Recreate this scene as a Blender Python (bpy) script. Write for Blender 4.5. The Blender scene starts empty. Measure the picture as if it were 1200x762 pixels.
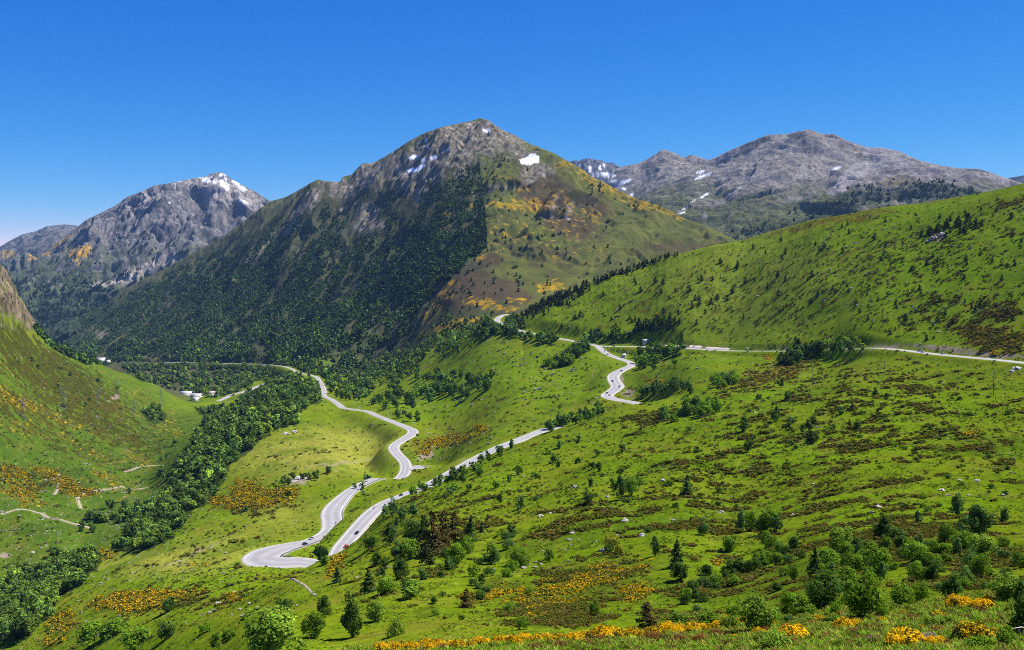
import bpy, math, time
import numpy as np
from mathutils import Vector, Matrix
T0 = time.time()
def log(*a): print('[%.1fs]' % (time.time()-T0), *a, flush=True)
scene = bpy.context.scene
COL = scene.collection
RNG = np.random.default_rng(7)
PI = math.pi

# ------------------------------------------------------------------ camera geometry
F = 1150.0; CX, CY = 600.0, 381.0
TH = math.atan((CY-290.0)/F); CT, ST = math.cos(TH), math.sin(TH)
def pix_uw(px, py):
    a = (np.asarray(px, float)-CX)/F; b = (CY-np.asarray(py, float))/F
    k = CT + b*ST
    return a/k, (b*CT-ST)/k
def uw_pix(u, w):
    b = (w*CT+ST)/(CT-w*ST); k = CT+b*ST
    return CX+u*k*F, CY-b*F
def px_w_to_u(px, w):
    b = (w*CT+ST)/(CT-w*ST)
    return (px-CX)/F/(CT+b*ST)
def P3(px, py, d):
    u, w = pix_uw(px, py)
    return np.array([u*d, d*1.0, w*d])

# ------------------------------------------------------------------ noise
def _h(ix, iy, seed):
    h = (ix.astype(np.int64)*374761393 + iy.astype(np.int64)*668265263 + seed*974634777) & 0xffffffff
    h = ((h ^ (h >> 13))*1274126177) & 0xffffffff
    return (h ^ (h >> 16)) & 255
_ANG = np.arange(256)*2*PI/256
_GX, _GY = np.cos(_ANG).astype(np.float32), np.sin(_ANG).astype(np.float32)
def pn(x, y, seed=0):
    x = np.asarray(x, float); y = np.asarray(y, float)
    ix = np.floor(x); iy = np.floor(y)
    fx = (x-ix).astype(np.float32); fy = (y-iy).astype(np.float32)
    ix = ix.astype(np.int64); iy = iy.astype(np.int64)
    sx = fx*fx*fx*(fx*(fx*6-15)+10); sy = fy*fy*fy*(fy*(fy*6-15)+10)
    def g(dx, dy):
        k = _h(ix+dx, iy+dy, seed)
        return _GX[k]*(fx-dx)+_GY[k]*(fy-dy)
    a = g(0, 0); b = g(1, 0); c = g(0, 1); d = g(1, 1)
    return ((a+(b-a)*sx)*(1-sy)+(c+(d-c)*sx)*sy)*1.5
def fbm(x, y, o=4, seed=0, gain=.5, lac=2.03):
    s = 0; amp = 1; tot = 0
    for i in range(o):
        s = s+amp*pn(x, y, seed+i*17); tot += amp; amp *= gain; x = x*lac; y = y*lac
    return s/tot
def ridged(x, y, o=4, seed=0, gain=.5, lac=2.05):
    s = 0; amp = 1; tot = 0
    for i in range(o):
        s = s+amp*(1-np.abs(pn(x, y, seed+i*31))*2.0); tot += amp; amp *= gain; x = x*lac; y = y*lac
    return s/tot
def sstep(a, b, x):
    t = np.clip((x-a)/(b-a), 0, 1); return t*t*(3-2*t)

# ------------------------------------------------------------------ mesh helpers
def make_mesh(name, verts, faces, mats, smooth=False, face_col=None, vert_col=None, face_mat=None):
    """faces: (M,3) or (M,4) int array, or list of such arrays"""
    if not isinstance(faces, (list, tuple)): faces = [faces]
    faces = [np.asarray(f, np.int32) for f in faces if len(f)]
    me = bpy.data.meshes.new(name)
    verts = np.asarray(verts, np.float32)
    me.vertices.add(len(verts)); me.vertices.foreach_set('co', verts.ravel())
    loops = np.concatenate([f.ravel() for f in faces])
    sizes = np.concatenate([np.full(len(f), f.shape[1], np.int32) for f in faces])
    starts = np.concatenate([[0], np.cumsum(sizes)[:-1]]).astype(np.int32)
    me.loops.add(len(loops)); me.loops.foreach_set('vertex_index', loops)
    me.polygons.add(len(sizes)); me.polygons.foreach_set('loop_start', starts)
    me.update(calc_edges=True)
    if smooth: me.polygons.foreach_set('use_smooth', np.ones(len(sizes), bool))
    for m in (mats if isinstance(mats, (list, tuple)) else [mats]): me.materials.append(m)
    if face_mat is not None: me.polygons.foreach_set('material_index', np.asarray(face_mat, np.int32))
    if vert_col is not None:
        a = me.attributes.new('Col', 'FLOAT_COLOR', 'POINT')
        c = np.ones((len(verts), 4), np.float32); c[:, :3] = vert_col; a.data.foreach_set('color', c.ravel())
    if face_col is not None:
        a = me.attributes.new('Col', 'FLOAT_COLOR', 'FACE')
        c = np.ones((len(sizes), 4), np.float32); c[:, :3] = face_col; a.data.foreach_set('color', c.ravel())
    return me
def link(name, me, parent=None, **props):
    o = bpy.data.objects.new(name, me); COL.objects.link(o)
    if parent is not None: o.parent = parent
    for k, v in props.items():
        if v is not None: o[k] = v
    return o
def empty(name, loc, rz=0, label=None, category=None, group=None, scale=1.0):
    o = bpy.data.objects.new(name, None); COL.objects.link(o); o.empty_display_size = .5
    o.location = loc; o.rotation_euler = (0, 0, rz); o.scale = (scale,)*3
    if label: o['label'] = label
    if category: o['category'] = category
    if group: o['group'] = group
    return o

# ------------------------------------------------------------------ materials
def newmat(name):
    m = bpy.data.materials.new(name); m.use_nodes = True
    nt = m.node_tree; nt.nodes.clear()
    return m, nt.nodes, nt.links
def flat(name, col, rough=.6, metal=0.0, noise=.15, scale=3.0):
    m, N, L = newmat(name)
    out = N.new('ShaderNodeOutputMaterial'); b = N.new('ShaderNodeBsdfPrincipled')
    b.inputs['Roughness'].default_value = rough; b.inputs['Metallic'].default_value = metal
    t = N.new('ShaderNodeTexNoise'); t.inputs['Scale'].default_value = scale; t.inputs['Detail'].default_value = 4
    tc = N.new('ShaderNodeTexCoord'); L.new(tc.outputs['Object'], t.inputs['Vector'])
    mr = N.new('ShaderNodeMapRange'); mr.inputs['To Min'].default_value = 1-noise; mr.inputs['To Max'].default_value = 1+noise
    L.new(t.outputs['Fac'], mr.inputs['Value'])
    mx = N.new('ShaderNodeVectorMath'); mx.operation = 'SCALE'; mx.inputs[0].default_value = col
    L.new(mr.outputs[0], mx.inputs['Scale']); L.new(mx.outputs[0], b.inputs['Base Color'])
    L.new(b.outputs[0], out.inputs[0])
    return m
def leaf_mat(name, transl=.3, objvar=.25):
    m, N, L = newmat(name)
    out = N.new('ShaderNodeOutputMaterial')
    at = N.new('ShaderNodeAttribute'); at.attribute_name = 'Col'
    oi = N.new('ShaderNodeObjectInfo')
    mr = N.new('ShaderNodeMapRange'); mr.inputs['To Min'].default_value = 1-objvar; mr.inputs['To Max'].default_value = 1+objvar
    L.new(oi.outputs['Random'], mr.inputs['Value'])
    sc = N.new('ShaderNodeVectorMath'); sc.operation = 'SCALE'
    L.new(at.outputs['Color'], sc.inputs[0]); L.new(mr.outputs[0], sc.inputs['Scale'])
    d = N.new('ShaderNodeBsdfDiffuse'); t = N.new('ShaderNodeBsdfTranslucent'); mx = N.new('ShaderNodeMixShader')
    mx.inputs[0].default_value = transl
    L.new(sc.outputs[0], d.inputs['Color']); L.new(sc.outputs[0], t.inputs['Color'])
    L.new(d.outputs[0], mx.inputs[1]); L.new(t.outputs[0], mx.inputs[2]); L.new(mx.outputs[0], out.inputs[0])
    return m
def terrain_mat(name, s1, s2, amt=.35, bump=.0, bscale=.5):
    m, N, L = newmat(name)
    out = N.new('ShaderNodeOutputMaterial'); d = N.new('ShaderNodeBsdfDiffuse'); d.inputs['Roughness'].default_value = .6
    at = N.new('ShaderNodeAttribute'); at.attribute_name = 'Col'
    geo = N.new('ShaderNodeNewGeometry')
    facs = []
    for s, dt in ((s1, 3), (s2, 5)):
        t = N.new('ShaderNodeTexNoise'); t.inputs['Scale'].default_value = s; t.inputs['Detail'].default_value = dt; t.inputs['Roughness'].default_value = .65
        L.new(geo.outputs['Position'], t.inputs['Vector']); facs.append(t)
    ad = N.new('ShaderNodeMath'); ad.operation = 'ADD'; L.new(facs[0].outputs['Fac'], ad.inputs[0]); L.new(facs[1].outputs['Fac'], ad.inputs[1])
    mr = N.new('ShaderNodeMapRange'); mr.inputs['From Min'].default_value = .6; mr.inputs['From Max'].default_value = 1.4
    mr.inputs['To Min'].default_value = 1-amt; mr.inputs['To Max'].default_value = 1+amt; L.new(ad.outputs[0], mr.inputs['Value'])
    sc = N.new('ShaderNodeVectorMath'); sc.operation = 'SCALE'; L.new(at.outputs['Color'], sc.inputs[0]); L.new(mr.outputs[0], sc.inputs['Scale'])
    L.new(sc.outputs[0], d.inputs['Color'])
    if bump:
        bp = N.new('ShaderNodeBump'); bp.inputs['Strength'].default_value = bump; bp.inputs['Distance'].default_value = bscale
        L.new(ad.outputs[0], bp.inputs['Height']); L.new(bp.outputs[0], d.inputs['Normal'])
    L.new(d.outputs[0], out.inputs[0])
    return m
#@@SPLIT terrain
# ------------------------------------------------------------------ roads (pixel x, pixel y, distance), used for terrain and ribbons
R_UPPER = [(1260,432,560),(1200,425,600),(1150,420,645),(1100,415.5,700),(1050,409.5,760),(1020,407.5,800),(985,409,850),(940,411,900),(900,411.5,960),(850,411,1050),(810,408.5,1120),(770,407,1190),(735,406,1240),(705,406,1265),(680,401,1310),(650,396,1370),(620,390,1420),(600,385,1460),(588,379.5,1500),(582.5,375.5,1535),(586,371,1570),(594,368,1600)]
R_BENDS = [(700,405,1265),(706,411,1238),(716,417,1205),(728,421,1175),(739,425,1145),(740,428.5,1120),(730,433,1090),(719,440,1060),(720,447,1038),(724,453,1020),(717,459,1000),(711,464,982),(720,468,962),(735,470.5,940),(749,473.5,915),(758,482,885),(745,490,868),(705,497,856),(670,500,852),(645,502,848),(625,509,820),(600,519,785),(585,524.5,765),(560,537,735),(535,551,700),(510,565,668),(485,577,640),(470,582.5,620),(450,591,600),(435,602,580),(423,615,560),(412,628,542),(402,641,525),(395,651,508),(386,670,500),(376,669,506),(366,659,514),(353,657.5,516),(335,660,514),(317,659,515),(306,656,520),(308,651,530),(320,645.5,542),(340,640,557),(361,635.5,570),(377,629,585),(388,621,602),(390,611.7,622),(389,600.6,650),(397.6,588,680),(412,575,720),(427,566.6,755),(445,560,792),(451,562.5,810),(459,564.5,838),(467,563,866),(475,552,892),(474,541,915),(465,532,940),(461,524,958),(471,516,998),(483,508.5,1035),(483,504,1060),(477,501,1078),(462,495,1120),(445,488.5,1180),(438,485.5,1208),(432,482.5,1240),(415,480,1300),(402,478,1340),(397,474,1390),(388,468,1480),(379.5,463.5,1580),(380,458.5,1650),(378,453,1720),(374,446.5,1850),(371,442,1940),(362,439.5,2060),(350,437,2160),(342,432.5,2300),(330,429,2450),(300,427,2750),(265,426,2950),(220,425,3100),(180,424.5,3250),(152,424.5,3350)]
R_PULLOUT = [(476,549.5,899),(485,548,902),(497,546,907)]
R_SIDE = [(255,471,2130),(262,467,2150),(275,461.5,2190),(284,460,2205),(298,454.5,2240),(311,449.5,2290)]
R_TRACKS = [
  [(-20,603,905),(0,601,915),(20,597.5,930),(32,597.5,935),(48,602,925),(65,607,905),(85,612,890),(105,614.5,885)],
  [(95,596,985),(91,587,1025),(93,580,1055),(100,577.5,1070),(115,576.5,1080),(132,574,1100),(143,569,1130)],
  [(143,570,1128),(175,570.5,1130)],
  [(63,578,1045),(70,566,1080),(69,555,1110)],
  [(145,553,1200),(155,550,1220),(175,545,1265),(183,543,1280),(200,545,1270)],
  [(372,700,220),(360,690,235),(352,682,250),(338,676,285)],
]
def catmull(pts, step=2.0):
    P = np.array(pts, float); out = []
    Q = np.vstack([2*P[0]-P[1], P, 2*P[-1]-P[-2]])
    for i in range(1, len(Q)-2):
        p0, p1, p2, p3 = Q[i-1], Q[i], Q[i+1], Q[i+2]
        n = max(2, int(np.linalg.norm(p2-p1)/step))
        t = np.linspace(0, 1, n, endpoint=False)[:, None]
        # centripetal-ish via damped tangents keeps unequal spacing from overshooting
        l = np.linalg.norm(p2-p1)
        m1 = (p2-p0)/(np.linalg.norm(p2-p1)+np.linalg.norm(p1-p0)+1e-6)*l
        m2 = (p3-p1)/(np.linalg.norm(p3-p2)+np.linalg.norm(p2-p1)+1e-6)*l
        out.append((2*t**3-3*t**2+1)*p1+(t**3-2*t**2+t)*m1+(-2*t**3+3*t**2)*p2+(t**3-t**2)*m2)
    out.append(P[-1:]); return np.vstack(out)
def smooth_line(L, k, zonly=False):
    L = L.copy(); n = len(L); ker = np.ones(2*k+1)/(2*k+1)
    for c in ((2,) if zonly else (0, 1, 2)):
        p = np.concatenate([np.full(k, L[0, c]), L[:, c], np.full(k, L[-1, c])])
        L[:, c] = np.convolve(p, ker, 'valid')
    return L
def road_line(pts, step=2.0, k=3, kz=12):
    L = catmull([P3(*p) for p in pts], step)
    return smooth_line(smooth_line(L, k), kz, True) if len(pts) < 60 else smooth_line(smooth_line(L, k), 6, True)
ROADS = [('upper', road_line(R_UPPER), 3.4), ('bends', road_line(R_BENDS), 4.4), ('pullout', road_line(R_PULLOUT), 6.0), ('side', road_line(R_SIDE), 5.0)]
TRACKS = [road_line(p, 2.0, 2, 4) for p in R_TRACKS]

# ------------------------------------------------------------------ main terrain control points
VIS = {
 1350: [(800,9),(700,28),(620,150),(520,300),(430,520),(300,760),(190,1000)],
 1200: [(800,7),(762,16),(690,30),(680,90),(640,130),(600,190),(550,260),(500,350),(460,450),(400,660),(350,760),(300,870),(260,970),(215,1100)],
 1000: [(810,8),(762,18),(712,32),(702,90),(650,140),(600,210),(550,290),(500,400),(450,560),(380,880),(330,1020),(290,1140),(249,1300)],
 850:  [(812,8),(762,20),(735,32),(733,112),(690,150),(640,200),(590,280),(540,370),(490,530),(450,760),(370,1180),(330,1300),(284,1450)],
 800:  [(690,150),(640,195),(590,270),(545,360),(500,520),(470,700),(440,900),(420,1060),(370,1230),(330,1350),(298,1480)],
 745:  [(600,268),(550,372),(510,530),(478,790)],
 700:  [(818,8),(768,21),(743,31),(741,115),(700,150),(650,205),(600,270),(550,380),(512,560),(488,742),(440,1100),(420,1180),(380,1360),(336,1560)],
 645:  [(560,415),(530,520),(507,680),(470,1000),(430,1190)],
 600:  [(820,8),(772,20),(750,30),(746,110),(700,160),(650,230),(600,310),(560,440),(527,600),(490,930),(455,1100),(420,1280),(400,1380)],
 550:  [(730,128),(690,175),(640,255),(590,365),(549,560),(520,900),(480,1120)],
 500:  [(822,8),(776,20),(756,28),(755,112),(700,165),(650,240),(610,335),(576,500),(553,770),(520,1000),(490,1150),(460,1350),(430,1600),(412,1800)],
 450:  [(640,295),(597,500),(575,690),(530,990),(465,1450)],
 400:  [(826,8),(785,18),(765,23),(758,128),(720,165),(690,222),(667,320),(653,410),(617,570),(560,800),(538,925),(515,1060),(500,1180),(455,1800),(443,2300)],
 380: [(656,425)], 366: [(663,425)], 393: [(652,420)],
 300:  [(768,120),(740,170),(710,250),(690,335),(672,430),(630,600),(600,700),(570,830),(545,930),(520,1060),(500,1200),(480,1450),(462,1950),(444,2420)],
 200:  [(740,290),(710,390),(680,490),(650,600),(625,720),(600,860),(570,1020),(540,1220),(510,1480),(490,1750),(463,2100)],
 100:  [(740,420),(710,520),(690,600),(660,720),(630,850),(600,960),(570,1085),(540,1230),(500,1410),(470,1550),(440,1700),(419.5,1850)],
 45:   [(500,1280),(440,1530),(387,1750)],
 0:    [(762,500),(740,560),(700,690),(660,790),(620,880),(580,990),(540,1080),(500,1170),(460,1270),(420,1380),(380,1500),(361,1580),(321,1700)],
 -150: [(740,620),(680,760),(600,930),(500,1080),(400,1250),(320,1400),(255,1550)],
 160:  [(470,1800),(444,1980)],
 215:  [(500,1600),(473,2150)],
   250: [(450,2700)], 230: [(468,2230)], 150: [(441,2950)],
}
MTN = [(60,382,5300),(125,357,5200),(200,312,5000),(265,275,4800),(317,236,4650),(345,227,4500),(372,211,4400),(400,213,4350),(425,192,4250),(465,175,4150),(517,149,4000),(562,139,3850),(600,157,3750),(650,180,3600),(700,211,3480),(750,235,3380),(800,255,3280),(850,276,3180),(900,300,3100),
 (60,410,4600),(130,420,3700),(130,390,4300),(200,420,3250),(200,380,3900),(200,345,4500),(300,420,2850),(300,370,3400),(300,310,4000),(300,270,4350),(400,425,2450),(400,370,2950),(400,310,3400),(400,255,3850),(480,390,2350),(480,320,2900),(480,250,3400),(480,200,3750),
 (565,300,2600),(575,250,2900),(570,200,3350),(530,340,2300),(500,400,2020),(460,425,2200),
 (600,365,1980),(620,330,2250),(620,280,2650),(620,220,3180),(680,330,2250),(680,290,2600),(680,250,2980),(740,310,2400),(740,270,2880),(800,300,2550),(800,275,2950),(850,290,2820)]
HID = [(800,-29,60),(1000,-23,56),(1200,-21,56),(1350,-18,60),(600,-29,62),(400,-33,62),(700,-29,60),(500,-30,62),(300,-40,70),(300,-8,17),(300,-4,9),(100,-9,16),(100,-70,120),(100,-115,220),(0,-160,290),(-150,-8,14),(-150,-100,150),(-150,-190,330),(-150,-230,480),(200,-75,150),(200,-35,70),
 (1200,62,1500),(1000,8,1800),(850,-50,1900),(700,-125,1950),(700,-100,1750),(600,-165,1800),(500,-235,2050),(850,-85,2250),(1000,-25,2250),(1200,0,1900),(1350,120,1250),(1350,60,1600),(1200,-50,2600),(1000,-150,3200),(1350,-50,2500),(1200,-150,3300),(1350,-150,3300),(900,-150,3600),
 (0,-60,1850),(0,-200,2300),(0,-420,3200),(-150,-60,2000),(-150,-300,2600),(-150,-430,3300),(0,-450,4500),(-150,-450,4500),(100,-330,2400),(100,-430,3300),(160,-360,2450),(45,-300,2200),
 (562,300,4600),(300,0,5600),(800,-100,4200),(125,-450,5900),(700,50,4500),(1000,-200,4500),(1300,-200,4500),(450,150,5000),(-100,-480,5800),(1000,-300,6000),(1300,-300,6000),(600,0,6000),(300,-300,6000),(0,-500,6000)]
def collect(vis, mtn, hid, roads=()):
    U, D, W = [], [], []
    for px, lst in vis.items():
        for py, d in lst:
            u, w = pix_uw(px, py); U.append(u); D.append(d); W.append(w)
    for px, py, d in mtn:
        u, w = pix_uw(px, py); U.append(u); D.append(d); W.append(w)
    for px, z, d in hid:
        w = z/d; U.append(px_w_to_u(px, w)); D.append(d); W.append(w)
    for L in roads:
        q = L[::14]
        U += list(q[:, 0]/q[:, 1]); D += list(q[:, 1]); W += list(q[:, 2]/q[:, 1])
    return np.array(U), np.log(np.array(D)), np.array(W)
class RBF:
    def __init__(s, U, V, W, ku=3.0, c=.07):
        s.ku = ku; s.c = c
        A = np.c_[U*ku, V]
        # drop near-duplicates
        keep = []
        for i in range(len(A)):
            if not keep or np.min(np.hypot(*(A[keep]-A[i]).T)) > .015: keep.append(i)
        s.A = A[keep]; W = W[keep]
        R = np.sqrt(((s.A[:, None]-s.A[None])**2).sum(-1)+c*c)
        n = len(s.A); Pm = np.c_[np.ones(n), s.A]
        M = np.zeros((n+3, n+3)); M[:n, :n] = R - 1e-4*np.eye(n)*-1; M[:n, n:] = Pm; M[n:, :n] = Pm.T
        sol = np.linalg.solve(M, np.r_[W, 0, 0, 0]); s.l = sol[:n]; s.p = sol[n:]
    def grid(s, u, v):
        out = np.zeros((len(v), len(u)), np.float32)
        for i, vv in enumerate(v):
            r = np.sqrt((u[:, None]*s.ku-s.A[None, :, 0])**2+(vv-s.A[None, :, 1])**2+s.c**2)
            out[i] = r@s.l+s.p[0]+s.p[1]*u*s.ku+s.p[2]*vv
        return out
def upsample(C, uc, vc, u, v):
    iu = np.clip(np.searchsorted(uc, u)-1, 0, len(uc)-2); fu = ((u-uc[iu])/(uc[iu+1]-uc[iu])).astype(np.float32)
    iv = np.clip(np.searchsorted(vc, v)-1, 0, len(vc)-2); fv = ((v-vc[iv])/(vc[iv+1]-vc[iv])).astype(np.float32)
    A = C[:, iu]*(1-fu)+C[:, iu+1]*fu
    return A[iv]*(1-fv)[:, None]+A[iv+1]*fv[:, None]
class Sheet:
    """height sheet over (u = X/Y, v = ln Y); w = Z/Y"""
    def __init__(s, u, v, W):
        s.u, s.v, s.W = u, v, W; s.y = np.exp(v)
    def finish(s):
        s.M = np.maximum.accumulate(s.W, axis=0)
    def coords(s):
        Y = np.repeat(s.y[:, None], len(s.u), 1); return s.u[None]*Y, Y, s.W*Y
    def hit(s, px, py):
        """first hit distance along pixel rays, nan when none"""
        u, w = pix_uw(px, py); u = np.atleast_1d(u); w = np.atleast_1d(w)
        col = np.clip(np.round((u-s.u[0])/(s.u[1]-s.u[0])).astype(int), 0, len(s.u)-1)
        out = np.full(len(u), np.nan)
        for c in np.unique(col):
            k = np.where(col == c)[0]; m = s.M[:, c]
            r = np.searchsorted(m, w[k]); ok = (r < len(m)) & (r > 0)
            rr = np.clip(r, 1, len(m)-1); w0 = m[rr-1]; w1 = m[rr]
            t = np.clip((w[k]-w0)/np.maximum(w1-w0, 1e-9), 0, 1)
            d = np.exp(s.v[rr-1]+(s.v[rr]-s.v[rr-1])*t)
            out[k[ok]] = d[ok]
        return out
    def z(s, x, y):
        x = np.asarray(x, float); y = np.maximum(np.asarray(y, float), s.y[0]+.01)
        fu = np.clip((x/y-s.u[0])/(s.u[1]-s.u[0]), 0, len(s.u)-1.001); iu = fu.astype(int); fu = fu-iu
        lv = np.log(y); iv = np.clip(np.searchsorted(s.v, lv)-1, 0, len(s.v)-2); fv = np.clip((lv-s.v[iv])/(s.v[iv+1]-s.v[iv]), 0, 1)
        W = s.W; a = W[iv, iu]*(1-fu)+W[iv, iu+1]*fu; b = W[iv+1, iu]*(1-fu)+W[iv+1, iu+1]*fu
        return (a*(1-fv)+b*fv)*y
    def mesh(s, name, mat, col):
        X, Y, Z = s.coords(); nv, nu = X.shape
        idx = np.arange(nv*nu, dtype=np.int32).reshape(nv, nu)
        q = np.stack([idx[:-1, :-1], idx[:-1, 1:], idx[1:, 1:], idx[1:, :-1]], -1).reshape(-1, 4)
        return make_mesh(name, np.stack([X, Y, Z], -1).reshape(-1, 3), q, mat, True, vert_col=col.reshape(-1, 3))
def crest_fix(S, prof, vmin, foot_w, soft=.55, back=.25):
    """shift the sheet so that its skyline (beyond vmin) follows prof [(px,py)] exactly"""
    pp = np.array(prof, float); rows = np.where(S.v > vmin)[0]; r0 = rows[0]
    sub = S.W[r0:]; k = sub.argmax(0); wmax = sub.max(0)
    px, _ = uw_pix(S.u, wmax)
    tgt_py = np.interp(px, pp[:, 0], pp[:, 1]); _, tw = pix_uw(px, tgt_py)
    dlt = np.where((px > pp[0, 0]) & (px < pp[-1, 0]), tw-wmax, 0)
    vk = S.v[r0:][k]
    fw = foot_w if np.ndim(foot_w) == 0 else np.interp(px, *foot_w)
    wt = np.clip((sub-fw)/np.maximum(wmax-fw, 1e-4), 0, 1)**(1/soft)
    behind = S.v[r0:, None] > vk[None]
    bw = np.maximum(0, 1-(S.v[r0:, None]-vk[None])/back)
    wt = np.where(behind, bw, wt)
    K = 24; ker = np.hanning(2*K+1); ker /= ker.sum()
    ds = np.convolve(np.concatenate([np.full(K, dlt[0]), dlt, np.full(K, dlt[-1])]), ker, 'valid')
    S.W[r0:] = sub+wt*ds[None]
    sub = S.W[r0:]; k = sub.argmax(0); wmax = sub.max(0); px, _ = uw_pix(S.u, wmax)
    _, tw = pix_uw(px, np.interp(px, pp[:, 0], pp[:, 1]))
    d2 = np.where((px > pp[0, 0]) & (px < pp[-1, 0]), tw-wmax, 0)
    wt2 = np.clip(1-(wmax[None]-sub)/.012, 0, 1)**2
    wt2 = np.where(S.v[r0:, None] > S.v[r0:][k][None], np.maximum(wt2, bw), wt2)
    S.W[r0:] = sub+wt2*d2[None]
log('start')
NP = [L for n, L, h in ROADS]+TRACKS
rb = RBF(*collect(VIS, MTN, HID, NP))
u = np.arange(-.70, .70, .00112)
v = np.concatenate([np.arange(math.log(3.0), math.log(14), .05), np.arange(math.log(14), math.log(90), .0105), np.arange(math.log(90), math.log(300), .0062), np.arange(math.log(300), math.log(1900), .0046), np.arange(math.log(1900), math.log(4400), .0019), np.arange(math.log(4400), math.log(6000), .006)])
uc = np.linspace(u[0], u[-1], 300); vc = np.linspace(v[0], v[-1], 420)
W = upsample(rb.grid(uc, vc), uc, vc, u, v)
S = Sheet(u, v, W)
X, Y, Z = S.coords()
PX, PY = uw_pix(np.repeat(u[None], len(v), 0), W)
CRD = np.array([(-400,1550),(-150,1600),(0,1720),(45,1770),(100,1860),(160,1990),(215,2160),(250,2250),(300,2400),(340,2300),(400,2300),(460,2050),(500,1830),(600,1640),(690,1600),(850,1480),(1000,1330),(1200,1140),(1350,1040),(1600,900)], float)
dcrest = np.interp(PX, CRD[:, 0], CRD[:, 1])
MT = sstep(1.0, 1.12, Y/dcrest)               # 1 on the mountain behind the near crest
# relief: rolling bumps near, gullies on the mountain
rd = np.full(W.shape, 1e9, np.float32); rz = np.zeros(W.shape, np.float32); rw = np.zeros(W.shape, np.float32)
du = u[1]-u[0]
def stamp(L, hw, reach):
    for x, y, z in L:
        if y < 50: continue
        r0 = np.searchsorted(v, math.log(max(y-reach, 20))); r1 = np.searchsorted(v, math.log(y+reach))
        c0 = int(((x-reach)/(y-reach)-u[0])/du)-1; c1 = int(((x+reach)/(y-reach)-u[0])/du)+2
        c0b = int(((x-reach)/(y+reach)-u[0])/du)-1; c1b = int(((x+reach)/(y+reach)-u[0])/du)+2
        c0 = max(min(c0, c0b), 0); c1 = min(max(c1, c1b), len(u))
        if c0 >= c1 or r0 >= r1: continue
        dd = np.hypot(X[r0:r1, c0:c1]-x, Y[r0:r1, c0:c1]-y).astype(np.float32)
        m = dd-hw < rd[r0:r1, c0:c1]
        rd[r0:r1, c0:c1][m] = (dd-hw)[m]; rz[r0:r1, c0:c1][m] = z
for n, L, hw in ROADS: stamp(L, hw, 42)
HAIR = ROADS[1][1]; 
def hw_bends(L):
    px, py = uw_pix(L[:, 0]/L[:, 1], L[:, 2]/L[:, 1])
    h = np.full(len(L), 4.4)
    h += 6.0*np.exp(-((px-322)/26)**2)*(py > 640)*(L[:, 1] < 560)
    h += 2.6*np.exp(-((px-724)/22)**2-((py-447)/22)**2)
    h += 2.0*np.exp(-((px-475)/18)**2-((py-508)/8)**2)
    h += 2.5*np.exp(-((px-395)/10)**2-((py-605)/22)**2)
    h *= 1-.30*sstep(930, 1150, L[:, 1])-.22*sstep(1800, 2300, L[:, 1])
    return smooth_line(np.c_[h, h, h], 8)[:, 0]
HWB = hw_bends(HAIR)
for p, h in zip(HAIR, HWB):
    if h > 5.3: stamp(p[None], h, 42)
td = np.full(W.shape, 1e9, np.float32)
_rd, _rz = rd, rz
rd = td; rz = np.zeros(W.shape, np.float32)
for L in TRACKS: stamp(L, 1.2 if L[0, 1] > 300 else -.9, 12)
rd, rz = _rd, _rz
sm = np.clip(Y, 0, 600)/600
nearamp = (1-MT)*sstep(0, 40, rd)
leftcliff = np.exp(-((PX-8)/36)**2)*(PY < 385)*(PY > 240)*sstep(1350, 1500, Y)*(Y < 2100)
dz = nearamp*(fbm(X/95, Y/95, 3, 1)*5.0*sm+fbm(X/28, Y/28, 3, 5)*1.9*np.clip(Y/450, .08, 1)+fbm(X/7, Y/7, 3, 9)*.55*np.clip(Y/300, .15, 1))
# gullies run down the fall line: for the left face mostly across x, for the right face along the view
gx, gy = X*.86+Y*.5, -X*.5+Y*.86
wx = fbm(X/260, Y/260, 3, 61)*.8
fp, fq = X*.95-Y*.31, X*.31+Y*.95
gul = ridged(fp/300+wx*.7, fq/1100+wx*.4, 4, 41)-.45
rock = ridged(fp/85+wx, fq/190, 5, 47, .6)-.4
hi = sstep(-.03, .12, W)
dz = dz+MT*(gul*58+rock*(11+6*hi)+fbm(X/34, Y/45, 4, 53, .65)*(4+9*hi))*sstep(2000, 2600, Y)
dz = dz+leftcliff*((ridged(X/48, Y/60, 5, 71, .62)-.35)*26+fbm(X/11, Y/13, 4, 77, .6)*13)
W = W+(dz/Y).astype(np.float32)
S.W = W
CREST_M = [(40,388),(57,382),(100,367),(125,357),(140,342),(170,326),(200,312),(225,297),(265,275),(282,262),(300,248),(317,236),(335,231),(350,223),(362,215.5),(372,210.5),(382,212.5),(398,213.5),(402,207),(412,205),(417,199),(425,191.5),(436,191.5),(450,184),(465,175),(480,165),(497,156),(517,149),(540,144),(552,142),(562,138.5),(572,140.5),(582,148),(590,153),(600,157),(620,168),(650,180),(662,187),(680,197),(697,209),(712,216),(730,226),(747,234),(762,237),(775,242),(800,255),(820,262),(837,270),(850,276),(870,285)]
CREST_N = [(608,374),(640,352),(660,345.5),(690,333),(720,321),(760,309.5),(780,301.5),(800,297),(833,288),(867,282),(900,272),(950,258),(987,252),(1033,243),(1083,237),(1133,229),(1167,223),(1200,215),(1300,195)]
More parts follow.
